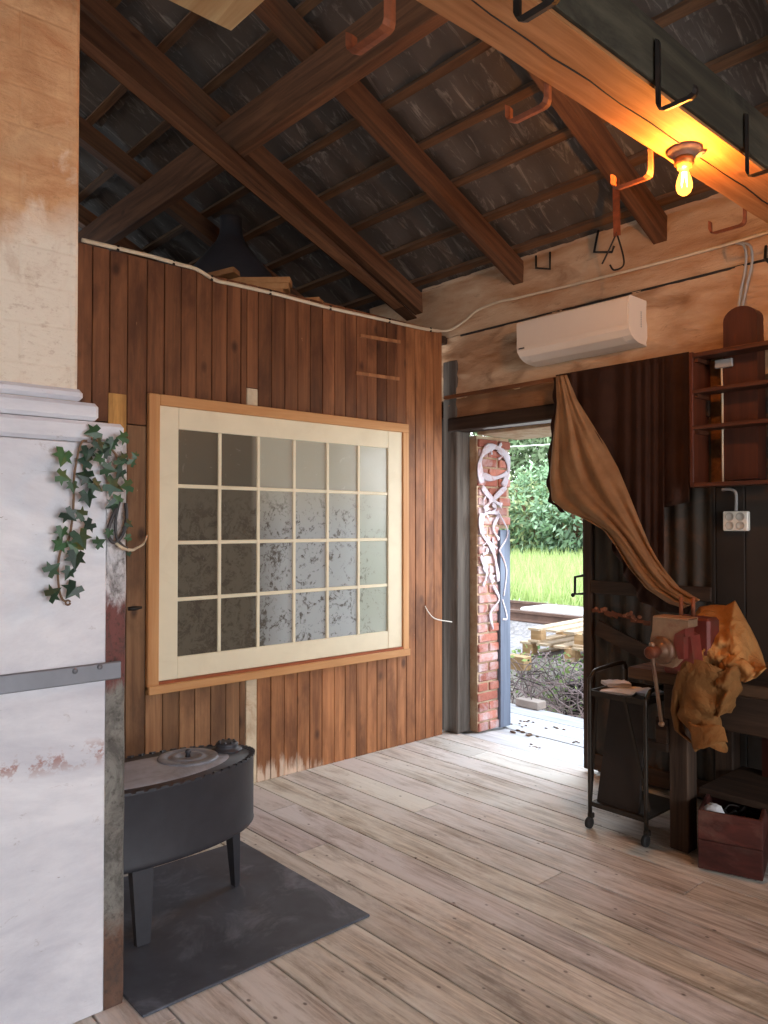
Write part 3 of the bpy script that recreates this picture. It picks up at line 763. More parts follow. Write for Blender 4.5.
for px, py, lbl in ((516, 24, 'dark iron bracket hook on the greenish beam side at the top edge'), (657, 112, 'dark iron bracket hook on the greenish beam side above the bulb'), (746, 178, 'dark iron bracket hook on the greenish beam side right of the bulb')):
    hook('beam_bracket', (px, py), -1, M['iron'], lbl, 'dark hooks along the tie beam', .038, .13, .03)

# bulb
lp = at(684, 150, 2, 3.028); lx0, ly0 = lp.x, lp.y
lamp = thing('bare_bulb_lamp', (lx0, ly0, 3.03), 'bare glowing filament bulb in a round holder under the tie beam', 'lamp')
MB().lathe([(.064, 0), (.064, -.012), (.05, -.022), (.042, -.03), (.042, -.034)], (lx0, ly0, 3.03), 'Z', 28).build('ceiling_plate', M['ceramic'], lamp)
MB().lathe([(.036, -.03), (.038, -.058), (.03, -.062), (.027, -.075)], (lx0, ly0, 3.03), 'Z', 24).build('lamp_holder', M['brass'], lamp)
MB().blob((lx0+.055, ly0-.03, 3.018), (.02, .03, .012), 10, 8).build('junction_knob', M['ceramic'], lamp)
def emis(name, col, st):
    t = NT(name); e = t.n('ShaderNodeEmission'); t.put(e.inputs[0], col); e.inputs[1].default_value = st; t.l(e.outputs[0], t.out.inputs[0]); return t.m
prof = [(.013, -.072), (.014, -.082), (.02, -.098), (.027, -.118), (.031, -.138), (.030, -.155), (.024, -.17), (.012, -.18), (.003, -.182)]
t = NT('glowing_amber_glass'); e = t.n('ShaderNodeEmission'); t.put(e.inputs[0], (1., .42, .06)); e.inputs[1].default_value = 7.
tr_ = t.n('ShaderNodeBsdfTransparent'); t.put(tr_.inputs[0], (1., .85, .6)); mx = t.n('ShaderNodeMixShader'); mx.inputs[0].default_value = .45
t.l(tr_.outputs[0], mx.inputs[1]); t.l(e.outputs[0], mx.inputs[2]); t.l(mx.outputs[0], t.out.inputs[0])
MB().lathe(prof, (lx0, ly0, 3.03), 'Z', 24).build('bulb', t.m, lamp)
mb = MB()
for i in range(4):
    a = i*math.pi/2+.4; b = a+math.pi/4
    mb.tube([(lx0+.008*math.cos(a), ly0+.008*math.sin(a), 2.94), (lx0+.014*math.cos(b), ly0+.014*math.sin(b), 2.885), (lx0+.008*math.cos(a+1.2), ly0+.008*math.sin(a+1.2), 2.94)], .0022, 5)
mb.build('filament', emis('glowing_filament', (1., .62, .2), 60.), lamp)
bl = bpy.data.lights.new('bulb_glow', 'POINT'); bl.energy = 96; bl.color = (1., .42, .10); bl.shadow_soft_size = .012
bo = bpy.data.objects.new('bulb_glow', bl); COL.objects.link(bo); bo.location = (lx0, ly0, 2.90)

# ------------------------------------------------------------------ cables, wall bits
pts = [at(x, y, 1, P-.012) for x, y in ((82, 240), (110, 246.5), (150, 256), (178, 264), (196, 269), (215, 280), (232, 284), (280, 295), (330, 308), (380, 319), (420, 328), (441, 331))]
pts += [at(452, 329, 0, W-.05), at(466, 320, 0, W-.055), at(478, 310, 0, W-.055), at(500, 301.5, 0, W-.05), at(522, 297, 0, W-.05), at(610, 275.5, 0, W-.05), at(700, 252, 0, W-.05), at(768, 232, 0, W-.05), at(840, 208, 0, W-.05)]
sp = smooth_path(pts, 5)
cab = thing('power_cable', pts[0], 'pale cable clipped along the top of the board partition and on along the white wall', 'cable')
MB().tube(sp, [.0115 if i < 55 else .0085 for i in range(len(sp))], 8).build('cable_run', M['cable'], cab)
mb = MB()
for i in (6, 14, 24, 34, 40, 46, 52): MB().bar(sp[i]+Vector((0, -.006, .016)), sp[i]+Vector((0, -.006, -.016)), .008, .014).build('clip', M['iron'], cab)
mb = MB()
for dx in (0, 6):
    mb.tube(smooth_path([at(736+dx, 243, 0, W-.045), at(744+dx, 246, 0, W-.05), at(746+dx, 262, 0, W-.05), at(741+dx*.8, 290, 0, W-.05), at(738+dx*.6, 309, 0, W-.06)], 6), .007, 8)
tag(mb.build('drop_cable', M['plastic_grey']), 'pair of grey cables dropping from the wall line to the rounded post', 'cable')
mb = MB()
for x, y in ((471, 318), (520, 300)): pass
# curtain rail
p, q = at(445, 398, 0, W-.09), at(556, 380, 0, W-.09)
q2 = p+(q-p)*2.35; q2.z = p.z
tag(MB().bar(p, q2, .022, .026, (1.1, 1, .9)).build('curtain_rail', M['timber_y']), 'thin wooden rail carrying the brown curtain over the doorway', 'rail')
# white nail wire on the partition right of the window
mb = MB().tube(smooth_path([at(425, 606, 1, P-.004), at(429, 613, 1, P-.03), at(436, 619, 1, P-.045), at(452, 622, 1, P-.07)], 6), .004, 6)
tag(mb.build('bent_wire', M['socket_white']), 'short bent white wire sticking out of the boards beside the grey corner post', 'wire')

# air conditioner
AY0, AY1 = 2.375, 3.195
ac = thing('air_conditioner', (W, 2.78, 2.63), 'white wall mounted air conditioner above the doorway', 'air conditioner')
prof = [(W, 2.905), (4.075, 2.905), (4.062, 2.897), (4.052, 2.73), (4.058, 2.705), (4.085, 2.672), (4.12, 2.652), (4.16, 2.64), (W, 2.63)]
MB().prism(prof, AY0, AY1, 'Y').build('casing', M['ac'], ac)
MB().prism([(4.0505, 2.735), (4.048, 2.89), (4.06, 2.89), (4.06, 2.735)], AY0+.004, AY1-.004, 'Y').build('front_panel', M['ac'], ac)
MB().prism([(4.083, 2.668), (4.08, 2.672), (4.14, 2.645), (4.14, 2.64)], AY0+.06, AY1-.06, 'Y', grey(.93)).build('louvre_flap', M['ac'], ac)
mb = MB()
for i in range(9): mb.box((4.19, AY0-.002, 2.735+i*.011), (4.2, AY0, 2.741+i*.011))
mb.build('side_vent', M['plastic_grey'], ac)
q = at(521, 348.5, 0, 4.047); MB().box((4.0465, q.y-.025, q.z-.004), (4.05, q.y+.02, q.z+.004)).build('badge', M['cable_dark'], ac)

# strap and hooks hanging before the white wall
st = thing('hanging_strap', tuple(at(617, 180, 0, 3.75)), 'reddish leather strap hanging from the roof with wire hooks at its end', 'strap')
a, b = at(615.5, 150, 0, 3.75), at(617, 236, 0, 3.75); a.z = min(a.z, rz(3.75)+.16)
MB().bar(a, b, .008, .04, up=(0, 1, 0)).build('strap_band', M['rust'], st)
mb = MB()
mb.tube(smooth_path([at(617, 232, 0, 3.75), at(608, 252, 0, 3.75), at(602, 264, 0, 3.745)], 5), .005, 6)
mb.tube(smooth_path([at(617, 234, 0, 3.75), at(623, 255, 0, 3.75), at(623, 266, 0, 3.745), at(614, 270, 0, 3.74), at(610, 265, 0, 3.74)], 5), .005, 6)
mb.build('wire_hook', M['iron'], st)
for pts, lbl in ((((600, 222), (594, 252), (612, 252), (614, 246)), 'black bent iron hook on the white wall left of the hanging strap'), (((536, 256), (536, 268), (550, 269), (550, 252)), 'small black iron bracket on the white wall beside the rafter end'),
                 (((766, 246), (765, 258), (768, 262), (776, 258)), 'black iron hook on the white wall at the frame edge')):
    mb = MB().tube([at(x, y, 0, W-.06 if i else W-.03) for i, (x, y) in enumerate(pts)], .008, 6)
    tag(mb.build('wall_hook', M['iron']), lbl, 'hook', 'small iron hooks on the white wall')

# rounded post, shelf unit, socket
py0, py1 = at(757, 320, 0, 4.17).y, at(723, 320, 0, 4.17).y
prof = [(py0, 1.80), (py1, 1.80), (py1, 2.64)]; zc = at(740, 306, 0, 4.17).z; cy = (py0+py1)/2; rr = (py1-py0)/2
for i in range(0, 13):
    t = math.pi*i/12; prof.append((cy+rr*math.cos(t), zc-rr*.8+rr*.8*math.sin(t)))
prof.append((py0, 2.64))
tag(MB().prism(prof, 4.17, W, 'X', (1, .95, .95)).build('rounded_post', M['red_wood_z']), 'tall dark red wooden post with rounded top behind the shelf', 'post')
SX = 4.05
sh = thing('wall_shelf', (SX, 1.5, 1.7), 'dark red open wall shelf with three shelves hung before the rounded post', 'shelf')
yl = at(689, 400, 0, SX).y; yr_ = .95
zs = [at(690, 356, 0, SX).z, at(690, 392, 0, SX).z, at(690, 428, 0, SX).z, at(690, 485, 0, SX).z]
MB().box((SX, yl-.022, zs[3]-.012), (W-.001, yl, zs[0]+.02), (1.3, 1.15, 1.0), bev=.003).build('side_panel', M['red_wood_z'], sh)
MB().box((SX, yr_, zs[3]-.012), (W-.001, yr_+.022, zs[0]+.02), bev=.003).build('side_panel', M['red_wood_z'], sh)
for i, z in enumerate(zs):
    MB().box((SX-.002, yr_+.022, z-.011), (4.165, yl-.022, z+.011), bev=.002).build('shelf_board', M['red_wood'], sh)
MB().box((W-.012, py1+.004, zs[3]), (W-.001, yl-.023, zs[0]), (.95, .9, .75)).build('back_board', M['timber'], sh)
for z in zs[:3]: MB().box((SX+.02, yl-.04, z-.032), (4.2, yl-.0225, z-.0112)).build('shelf_cleat', M['red_wood'], sh)
pp = at(719, 363, 0, 4.168)
jb = thing('junction_box', (4.168, pp.y, pp.z), 'small grey junction plate on the dark post inside the shelf', 'junction box')
a, b = at(716, 369, 0, 4.166), at(733, 358, 0, 4.166)
MB().box((4.15, b.y, a.z), (4.1699, a.y, b.z), bev=.003).build('plate', M['plastic_grey'], jb)
MB().tube([at(721.5, 368, 0, 4.155), at(722.5, 400, 0, 4.16), at(722.5, 440, 0, 4.16), at(723, 484, 0, 4.16)], .0055, 8).build('lead', M['cable'], jb)
so = thing('wall_socket', tuple(at(735, 531, 0, W)), 'white square four-way wall socket under the shelf', 'socket')
a, b = at(723, 531, 0, W-.03), at(748, 511, 0, W-.03)
MB().box((W-.035, b.y, a.z), (W, a.y, b.z), bev=.006).build('cover_plate', M['socket_white'], so)
for fy in (.29, .71):
    for fz in (.28, .72):
        c = (W-.036, b.y+(a.y-b.y)*fy, a.z+(b.z-a.z)*fz)
        MB().lathe([(.0235, .002), (.0235, -.0015), (.0205, -.0015), (.0195, .0), (.001, .0003)], c, 'X', 20, grey(.62)).build('socket_well', M['socket_white'], so)
cp = smooth_path([at(722, 489.5, 0, W-.03), at(731, 489.5, 0, W-.03), at(736, 494, 0, W-.03), at(736, 511, 0, W-.03)], 6)
MB().tube(cp, .0085, 8).build('conduit', M['plastic_grey'], so)
mb = MB().tube(smooth_path([at(710, 490, 0, W-.01), at(709, 520, 0, W-.012), at(711, 550, 0, W-.01), at(708, 600, 0, W-.012)], 5), .003, 6)
tag(mb.build('thin_lead', M['cable_wall']), 'thin pale lead hanging down the dark boards under the shelf', 'cable')

# ------------------------------------------------------------------ curtain
cu = thing('curtain', (4.14, 2.5, 1.6), 'brown curtain pulled aside over the doorway with its tan lining folded out', 'curtain')
botc = [(556, 425), (575, 450), (600, 490), (622, 530), (640, 565), (652, 590), (664, 592)]
def dark(u, v):
    c = 556+108*u
    tp = 375+(352-375)*(c-556)/132; k = u*(len(botc)-1); bt = lerp(botc, u)[1]
    xx = W-.128+.016*math.sin(u*24+2.5*math.sin(u*5)+.8*v)*(.6+.4*v)+.008*math.sin(u*53+4*math.sin(u*7))
    return at(c, tp+(bt-tp)*v, 0, xx)
mb = MB().grid(dark, 110, 30)
def dark2(u, v):
    c = 662+27*u; tp = 375+(352-375)*(c-556)/132; bt = 508-6*u
    xx = W-.125+.014*math.sin(u*9+1)*(.4+.6*v); return at(c, tp+(bt-tp)*v, 0, xx)
mb.grid(dark2, 30, 24); mb.build('curtain_cloth', M['cloth_dark'], cu, solid=.004)
Lc = [(556, 376), (557, 405), (553, 440), (550, 478), (552, 500), (565, 511), (585, 519), (604, 530), (617, 548), (629, 568), (646, 588), (668, 603), (684, 608)]
Rc = [(567, 375), (577, 400), (592, 424), (606, 446), (618, 468), (629, 494), (640, 522), (650, 546), (658, 560), (668, 574), (680, 588), (693, 596), (700, 600)]
def depth(t): return (W-.17)-.62*max(0, t-.25)**1.5
def tan_(u, v):
    a = lerp(Lc, u); b = lerp(Rc, u); s = v
    px = a[0]+(b[0]-a[0])*s; py = a[1]+(b[1]-a[1])*s
    w = min(1., u*3+.25)
    xx = depth(u)-.05*math.sin(math.pi*s)*w-.016*math.sin(s*17+u*5)*w-.010*math.sin(s*31-u*9+2)*w+.02*(s > .97)
    return at(px, py, 0, xx)
MB().grid(tan_, 90, 36).build('lining', M['cloth_tan'], cu, solid=.005)
def hem(u, v):
    a = lerp([(606, 533), (617, 556), (628, 580), (642, 602), (662, 612), (690, 614)], u); b = lerp([(612, 530), (626, 550), (640, 572), (655, 590), (675, 600), (695, 604)], u)
    px = a[0]+(b[0]-a[0])*v; py = a[1]+(b[1]-a[1])*v
    return at(px+2*math.sin(u*30), py, 0, depth(.5+.45*u)+.05+.012*math.sin(u*40+v*6))
MB().grid(hem, 50, 8).build('hem', M['cloth_dark'], cu, solid=.004)
def edge_(u, v):
    a = lerp(Lc[:6], u); return at(a[0]-3+5*v+1.2*math.sin(u*37), a[1]+1.5, 0, depth(u*.4)+.012+.006*math.sin(u*50+v*3))
MB().grid(edge_, 50, 5).build('side_hem', M['cloth_dark'], cu, solid=.004)

# ------------------------------------------------------------------ stove on its sheet
tag(MB().box((1.074, 2.33, 0), (2.02, 3.30, .010), bev=.003).build('hearth_sheet', M['mat']), 'dark grey metal sheet on the floor under the stove', 'floor sheet')
SXc, SYc, SA, SB = 1.36, 2.93, .478, .222; Z0, Z1 = .285, .572
stv = thing('stove', (SXc, SYc, .01), 'black oval sheet metal stove on three legs beside the white wall', 'stove')
NS = 72
mb = MB(); prof = [(.93, Z0-.006), (.985, Z0), (1.0, Z0+.008), (1.006, Z0+.016), (1.0, Z0+.024), (1.0, Z1-.012), (1.012, Z1-.006), (1.012, Z1)]
mb.lathe([(r*1., h) for r, h in prof], (SXc, SYc, 0), 'Z', NS, sx=SA, sy=SB); mb.build('body', M['black_metal'], stv)
mb = MB(); mb.lathe([(.99, Z1-.012), (.99, Z1-.003), (.6, Z1+.002), (.3, Z1+.004), (.01, Z1+.004)], (SXc, SYc, 0), 'Z', NS, sx=SA, sy=SB); mb.build('top_plate', M['stove_top'], stv)
mb = MB(); nT = 64
for i in range(nT):
    t0 = 2*math.pi*i/nT; t1 = 2*math.pi*(i+.62)/nT
    def e(t, k, z): return (SXc+SA*k*math.cos(t), SYc+SB*k*math.sin(t), z)
    mb.add([e(t0, 1.014, Z1-.004), e(t1, 1.014, Z1-.004), e(t1, 1.014, Z1+.006), e(t0, 1.014, Z1+.006), e((t0+t1)/2, .975, Z1+.006), e((t0+t1)/2, .945, Z1+.001)],
           [(0, 1, 2, 3), (3, 2, 4), (0, 3, 4, 5), (1, 0, 5), (2, 1, 5, 4)])
mb.build('crimped_rim', M['black_metal'], stv)
lc = at(188, 757, 2, Z1+.005)
ld = MB().lathe([(.125, Z1), (.125, Z1+.007), (.118, Z1+.010), (.092, Z1+.010), (.088, Z1+.006), (.072, Z1+.006), (.068, Z1+.011), (.048, Z1+.011), (.044, Z1+.007), (.001, Z1+.007)], (lc.x, lc.y, 0), 'Z', 40, grey(.7)).build('lid', M['stove_top'], stv)
MB().lathe([(.012, Z1+.007), (.009, Z1+.02), (.013, Z1+.027), (.01, Z1+.036), (.002, Z1+.038)], (lc.x, lc.y, 0), 'Z', 14).build('knob', M['black_metal'], ld)
fc = at(227, 745, 2, Z1+.02); ccx, ccy = fc.x, fc.y
cap = MB().lathe([(.066, Z1), (.066, Z1+.006), (.05, Z1+.010), (.046, Z1+.022), (.050, Z1+.027), (.04, Z1+.034), (.02, Z1+.037), (.002, Z1+.037)], (ccx, ccy, 0), 'Z', 28, grey(1.3)).build('flue_cap', M['black_metal'], stv)
mb = MB()
for i in range(8):
    t = 2*math.pi*i/8; mb.blob((ccx+.034*math.cos(t), ccy+.034*math.sin(t), Z1+.034), (.007, .007, .007), 8, 6)
mb.build('cap_stud', M['black_metal'], cap)
for (fx, fy, tx, ty, wd) in ((1.252, 2.725, 1.258, 2.755, (.086, .04, .052, .026)), (1.752, 2.905, 1.738, 2.91, (.040, .07, .022, .036)), (.94, 3.0, .96, 2.99, (.05, .07, .03, .05))):
    MB().bar((tx, ty, Z0+.012), (fx, fy, .0105), wd[0], wd[1], up=(0, 1, 0), w2=wd[2], h2=wd[3]).build('leg', M['black_metal'], stv)

# ------------------------------------------------------------------ ivy garland on the white wall
IV = lambda x, y, d=2.43: at(20+x/4.653, 400+y/4.653, 1, d)
ivy = thing('ivy_garland', tuple(IV(330, 180)), 'trailing green artificial ivy hanging on the white boarded wall', 'ivy')
mb = MB()
mb.tube(smooth_path([IV(310, 190, 2.445), IV(285, 200), IV(262, 290), IV(250, 380), IV(250, 460), IV(240, 580), IV(225, 650), IV(190, 700), IV(176, 790), IV(182, 880), IV(196, 925), IV(212, 938)], 6), .0035, 6)
mb.tube([IV(223+11*math.cos(t*.6), 943+11*math.sin(t*.6)) for t in range(11)], .003, 6, closed=False)
mb.tube(smooth_path([IV(330, 180), IV(400, 210), IV(450, 260), IV(470, 330)], 6), .0035, 6)
mb.build('vine_stem', M['stem'], ivy)
leafpts = [(350, 150, 1.2), (205, 258, 1.4), (195, 355, 1.1), (318, 240, 1.1), (365, 205, 1.), (412, 215, 1.1), (435, 195, .9), (485, 175, 1.), (485, 272, .9), (520, 292, .7), (538, 258, .6), (312, 285, 1.2), (372, 270, .9), (405, 320, 1.1),
    (470, 335, 1.), (246, 398, .9), (312, 358, 1.3), (316, 446, 1.3), (350, 396, 1.1), (428, 396, 1.5), (505, 400, 1.1), (455, 465, .9), (432, 486, .9), (225, 532, 1.1), (287, 532, 1.), (326, 580, 1.), (196, 610, 1.), (190, 672, 1.1),
    (282, 636, 1.4), (262, 690, 1.3), (262, 734, 1.4), (366, 666, .9), (416, 616, .7), (146, 792, 1.1), (230, 800, 1.), (152, 905, 1.2), (252, 880, 1.3), (505, 575, .7), (506, 640, .6), (508, 715, .4), (460, 300, .9), (395, 245, .9)]
OUT = [(0, -.12), (.18, -.42), (.5, -.30), (.36, -.02), (.62, .22), (.26, .22), (0, .72), (-.26, .22), (-.62, .22), (-.36, -.02), (-.5, -.30), (-.18, -.42)]
mb = MB()
for (x, y, s_) in leafpts:
    c = IV(x, y, 2.43-rnd(.004, .05)); ang = rnd(-2.6, 2.6)+math.pi; r = .042*s_
    tx_, tz_ = rnd(-.5, .5), rnd(-.5, .5); tn = (1.2, 1.3, 1.6) if (x, y) in ((350, 396), (428, 396)) else grey(.8, 1.2)
    def lp_(a, b):
        ca, sa = math.cos(ang), math.sin(ang); p, q = a*ca-b*sa, a*sa+b*ca
        return c+Vector((p*r, -(p*tx_+q*tz_)*r*.6+abs(a)*r*.25, q*r))
    vs = [lp_(0, .05)]+[lp_(a, b) for a, b in OUT]
    mb.add(vs, [(0, i, i+1 if i < 12 else 1) for i in range(1, 13)], tn)
mb.build('foliage', M['ivy'], ivy)
# coiled cable behind the ivy
mb = MB()
mb.tube(smooth_path([IV(470, 460, 2.44), IV(440, 520), IV(412, 600), IV(420, 650), IV(450, 660), IV(485, 610), IV(496, 540), IV(492, 480, 2.44)], 6), .006, 8)
mb.tube(smooth_path([IV(460, 480, 2.435), IV(445, 560), IV(450, 640), IV(480, 680), IV(500, 690)], 6), .005, 8)
cc = mb.build('cable_coil', M['cable_dark']); tag(cc, 'dark cable loop hanging at the wall edge under the ivy', 'cable')
pts = [IV(445, 665, 2.43), IV(480, 690, 2.42), IV(520, 698, 2.5)]+[at(20+540/4.653, 400+690/4.653, 1, 2.9), at(20+575/4.653, 400+668/4.653, 1, 3.6), at(20+590/4.653, 400+632/4.653, 1, P-.036)]
tag(MB().tube(smooth_path(pts, 8), .005, 8).build('lead_wire', M['cable']), 'pale wire running from the cable loop across to the window casing', 'wire')
p = at(126, 609, 1, 2.46); p.x = 1.075
tag(MB().tube([p, p+Vector((.02, 0, 0)), p+Vector((.045, -.005, .002))], [.006, .008, .004], 8).build('wall_nail', M['iron']), 'black iron nail sticking out of the wall edge above the strap', 'nail')

# ------------------------------------------------------------------ things on the partition top and in the loft
fh = at(231, 230, 1, 5.0)
mb = MB().lathe([(.42, 2.99), (.40, 3.2), (.30, 3.42), (.17, 3.58), (.11, 3.66), (.085, 3.72), (.08, 3.82), (.085, 3.84), (.01, 3.85)], (fh.x, 5.0, 0), 'Z', 32)
tag(mb.build('flue_hood', M['black_metal']), 'black bottle shaped metal hood standing in the loft behind the partition', 'hood')
def plank(a, b, w, h, lbl, tint):
    o = MB().bar(a, b, w, h, tint, bev=.003).build('loft_offcut', M['casing_x']); tag(o, lbl, 'plank', 'planks lying on the loft behind the partition')
YB = 4.15
zz = 3.0
for i, (px, ln, lbl) in enumerate(((281, .34, 'short pine offcut at the bottom of the small stack on the partition top'), (282, .30, 'short pine offcut in the middle of the small stack on the partition top'), (280, .36, 'short pine offcut on top of the small stack on the partition top'))):
    c = at(px, 280, 1, YB); zz = 2.99+.045*i
    plank((c.x-.02+.03*i, YB-.07, 3.04+.042*i), (c.x-.42, YB+ln, 3.04+.042*i), .11, .04, lbl, grey(.6, .8))
c = at(315, 287, 1, YB); plank((c.x+.02, YB-.05, 3.045), (c.x-.3, YB+.4, 3.045), .13, .05, 'flat pine offcut lying beside the small stack on the partition top', grey(.8))
c = at(208, 258, 1, 4.3); plank((c.x+.1, 4.12, 3.12), (c.x-.25, 4.6, 3.02), .10, .035, 'brown offcut poking up beside the black hood', (.45, .42, .4))

# ------------------------------------------------------------------ workbench
BT = .85
wb = thing('workbench', (3.9, 1.2, 0), 'heavy dark timber workbench along the right wall holding the vise', 'workbench')
BX = 3.47
MB().box((BX, .2, BT-.055), (4.13, 2.05, BT), (1.9, 1.75, 1.5), bev=.006).build('bench_top', M['dark_wood'], wb)
MB().box((BX, .2, BT-.22), (BX+.045, 1.86, BT-.055), bev=.004).build('apron', M['dark_wood'], wb)
for (lx_, ly_) in ((BX+.05, 1.765), (4.0, 1.765), (BX+.05, .3), (4.0, .3)):
    MB().box((lx_, ly_, 0.0 if lx_ < 3.55 else .012), (lx_+.09, ly_+.095, BT-.055), (1.25, 1.2, 1.15), bev=.005).build('leg', M['dark_wood_z'], wb)
zl = at(697, 786, 0, 3.62).z
MB().box((3.62, .39, zl-.035), (4.1, 1.76, zl), (1.3, 1.25, 1.2), bev=.004).build('lower_shelf', M['dark_wood'], wb)
MB().box((4.0, 1.50, zl), (4.05, 1.62, BT-.055), (.8, .5, .45)).build('rear_upright', M['red_wood_z'], wb)
# wooden bracket and dark bar at the leg
mb = MB(); p = at(662, 738, 0, BX+.03); mb.box((BX+.03, 1.86, .46), (BX+.07, 1.98, .50), bev=.003).box((BX+.03, 1.86, .5), (BX+.06, 1.92, .62), bev=.003)
mb.build('leg_bracket', M['dark_wood'], wb)

# crate under the bench
cr = thing('crate', (3.6, 1.53, .012), 'dark red wooden crate of scrap under the workbench shelf', 'crate')
a, b = at(698, 868, 2, .012), at(763, 882, 2, .012); a.z = b.z = .012
ux = (b-a).normalized(); uy = Vector((-ux.y, ux.x, 0)); 
if uy.x < 0: uy = -uy
Lw = (b-a).length; Dp = .34; Hc = .262
def cw(o, d, n, l, h0, h1, nm, tn):
    Mx = Matrix(((d.x, n.x, 0, o.x), (d.y, n.y, 0, o.y), (0, 0, 1, o.z), (0, 0, 0, 1)))
    m = MB()
    k = 2
    for i in range(k): m.box((0, 0, h0+(h1-h0)*i/k+.001), (l, .016, h0+(h1-h0)*(i+1)/k-.001), sc(tn, 1-.3*(i == 0)), Mx, bev=.003)
    m.build(nm, M['crate'], cr)
cw(a, ux, uy, Lw, 0, Hc, 'front_board', (1.1, 1, 1)); cw(a+uy*(Dp-.016), ux, uy, Lw, 0, Hc, 'back_board', (.8, .8, .8))
cw(a+uy*.016, uy, ux, Dp-.032, 0, Hc, 'side_board', (1., 1., 1.)); cw(a+uy*.016+ux*(Lw-.016), uy, ux, Dp-.032, 0, Hc, 'side_board', (1., 1., 1.))
Mx = Matrix(((ux.x, uy.x, 0, a.x), (ux.y, uy.y, 0, a.y), (0, 0, 1, a.z), (0, 0, 0, 1)))
MB().box((.016, .016, 0), (Lw-.016, Dp-.016, .012), grey(.6), Mx).build('bottom_board', M['crate'], cr)
mb = MB()
for i in range(60):
    c = a+ux*rnd(.04, Lw-.04)+uy*rnd(.04, Dp-.04); z = rnd(.03, .235); d = Vector((rnd(-1, 1), rnd(-1, 1), rnd(-.4, .5)))*.03
    c.z = z; p = [c-d, c+Vector((rnd(-.02, .02), rnd(-.02, .02), .015)), c+d]
    mb.tube(smooth_path(p, 4), rnd(.003, .007), 6, grey(.6, 1.4))
sm = mb.build('scrap_wire', M['iron'], None); tag(sm, 'tangled black scrap wire filling the red crate', 'scrap', None, 'stuff')
p = a+ux*.055+uy*.08
tag(MB().blob((p.x, p.y, .23), (.03, .05, .055), 14, 10, fn=lambda q, d: q*(1+.3*mnoise.noise(d*3))).build('crumpled_rag', M['paper']), 'pale crumpled rag stuffed in the corner of the red crate', 'rag')

# ------------------------------------------------------------------ vise
VX = 3.30; sc_pt = at(663, 650, 0, VX); vy, vz = sc_pt.y, sc_pt.z
vs_ = thing('bench_vise', (BX+.1, vy, BT), 'big worn red iron vise clamped on the workbench corner', 'vise')
jt = at(660, 617, 0, VX).z
jyl, jyr = at(653, 630, 0, VX).y, at(688, 630, 0, VX).y
def jaw_prof(x0, x1): pass
# moving jaw: flat topped block narrowing to the screw boss
mb = MB()
yl_, yr2 = jyl, jyr
out = [(yl_, jt), (yl_+.004, vz+.085), (vy+.062, vz+.045), (vy+.066, vz-.03), (vy+.035, vz-.07), (vy-.045, vz-.075), (vy-.085, vz-.03), (vy-.07, vz+.03), (yr2+.055, vz+.06), (yr2+.045, jt-.06), (yr2, jt-.035), (yr2, jt)]
mb.prism(out, VX, VX+.09, 'X'); mb.build('moving_jaw', M['vise_steel'], vs_)
mb = MB().box((VX-.003, yr2, jt-.008), (VX+.10, yl_, jt+.004), (1.3, 1.25, 1.2), bev=.004); mb.build('jaw_plate', M['vise_steel'], vs_)
mb = MB(); red = [(yr2+.012, jt-.04), (yr2+.06, jt-.07), (yr2+.066, vz+.05), (vy-.055, vz+.03), (vy-.075, vz-.03), (vy-.1, vz-.03), (vy-.10, vz+.05), (yr2+.02, vz+.08), (yr2+.01, jt-.08)]
mb.prism(red, VX-.004, VX+.08, 'X')
mb.prism([(vy+.05, vz+.05), (vy+.05, vz-.06), (vy-.06, vz-.095), (vy-.125, vz-.05), (vy-.11, vz+.07), (vy-.04, vz+.1)], VX+.04, VX+.22, 'X'); mb.build('casting', M['vise_paint'], vs_)
mb = MB().box((VX+.13, yr2-.035, BT+.10), (VX+.24, yl_-.03, jt-.005), (.7, .7, .7), bev=.012); mb.box((BX-.01, vy-.09, BT), (BX+.16, vy+.09, BT+.11), bev=.012); mb.build('fixed_jaw', M['vise_paint'], vs_)
mb = MB().lathe([(.058, 0), (.064, -.010), (.06, -.024), (.046, -.03), (.036, -.034), (.03, -.05)], (VX, vy, vz), 'X', 28, (.5, .42, .38)); mb.build('screw_collar', M['vise_steel'], vs_)
mb = MB().lathe([(.022, -.03), (.022, -.075), (.028, -.08), (.028, -.118), (.022, -.124), (.004, -.125)], (VX, vy, vz), 'X', 22, (.6, .55, .55)); scw = mb.build('screw', M['rust'], vs_)
hx = VX-.10
h0 = Vector((hx, vy, vz+.035)); h1 = at(661.5, 724, 0, hx)
mb = MB().tube([h0, Vector((hx, vy, vz)), h1], .0085, 10); mb.c = [(.55, .5, .48)]*len(mb.c); mb.blob(h1, (.014, .014, .012), 12, 8, (.7, .62, .56)); mb.blob(h0, (.013, .013, .011), 12, 8); mb.build('handle', M['vise_steel'], scw)
for k, px in enumerate((681, 693)):
    a = at(px, 597, 0, VX+.18); b = Vector((a.x, a.y, jt-.01)); MB().tube([b, a], .010, 8).build('jaw_peg', M['rust'], vs_)

# ------------------------------------------------------------------ ochre jacket over the bench
jk = thing('canvas_jacket', (3.6, 1.75, BT), 'ochre canvas jacket heaped over the vise and hanging down the bench', 'jacket')
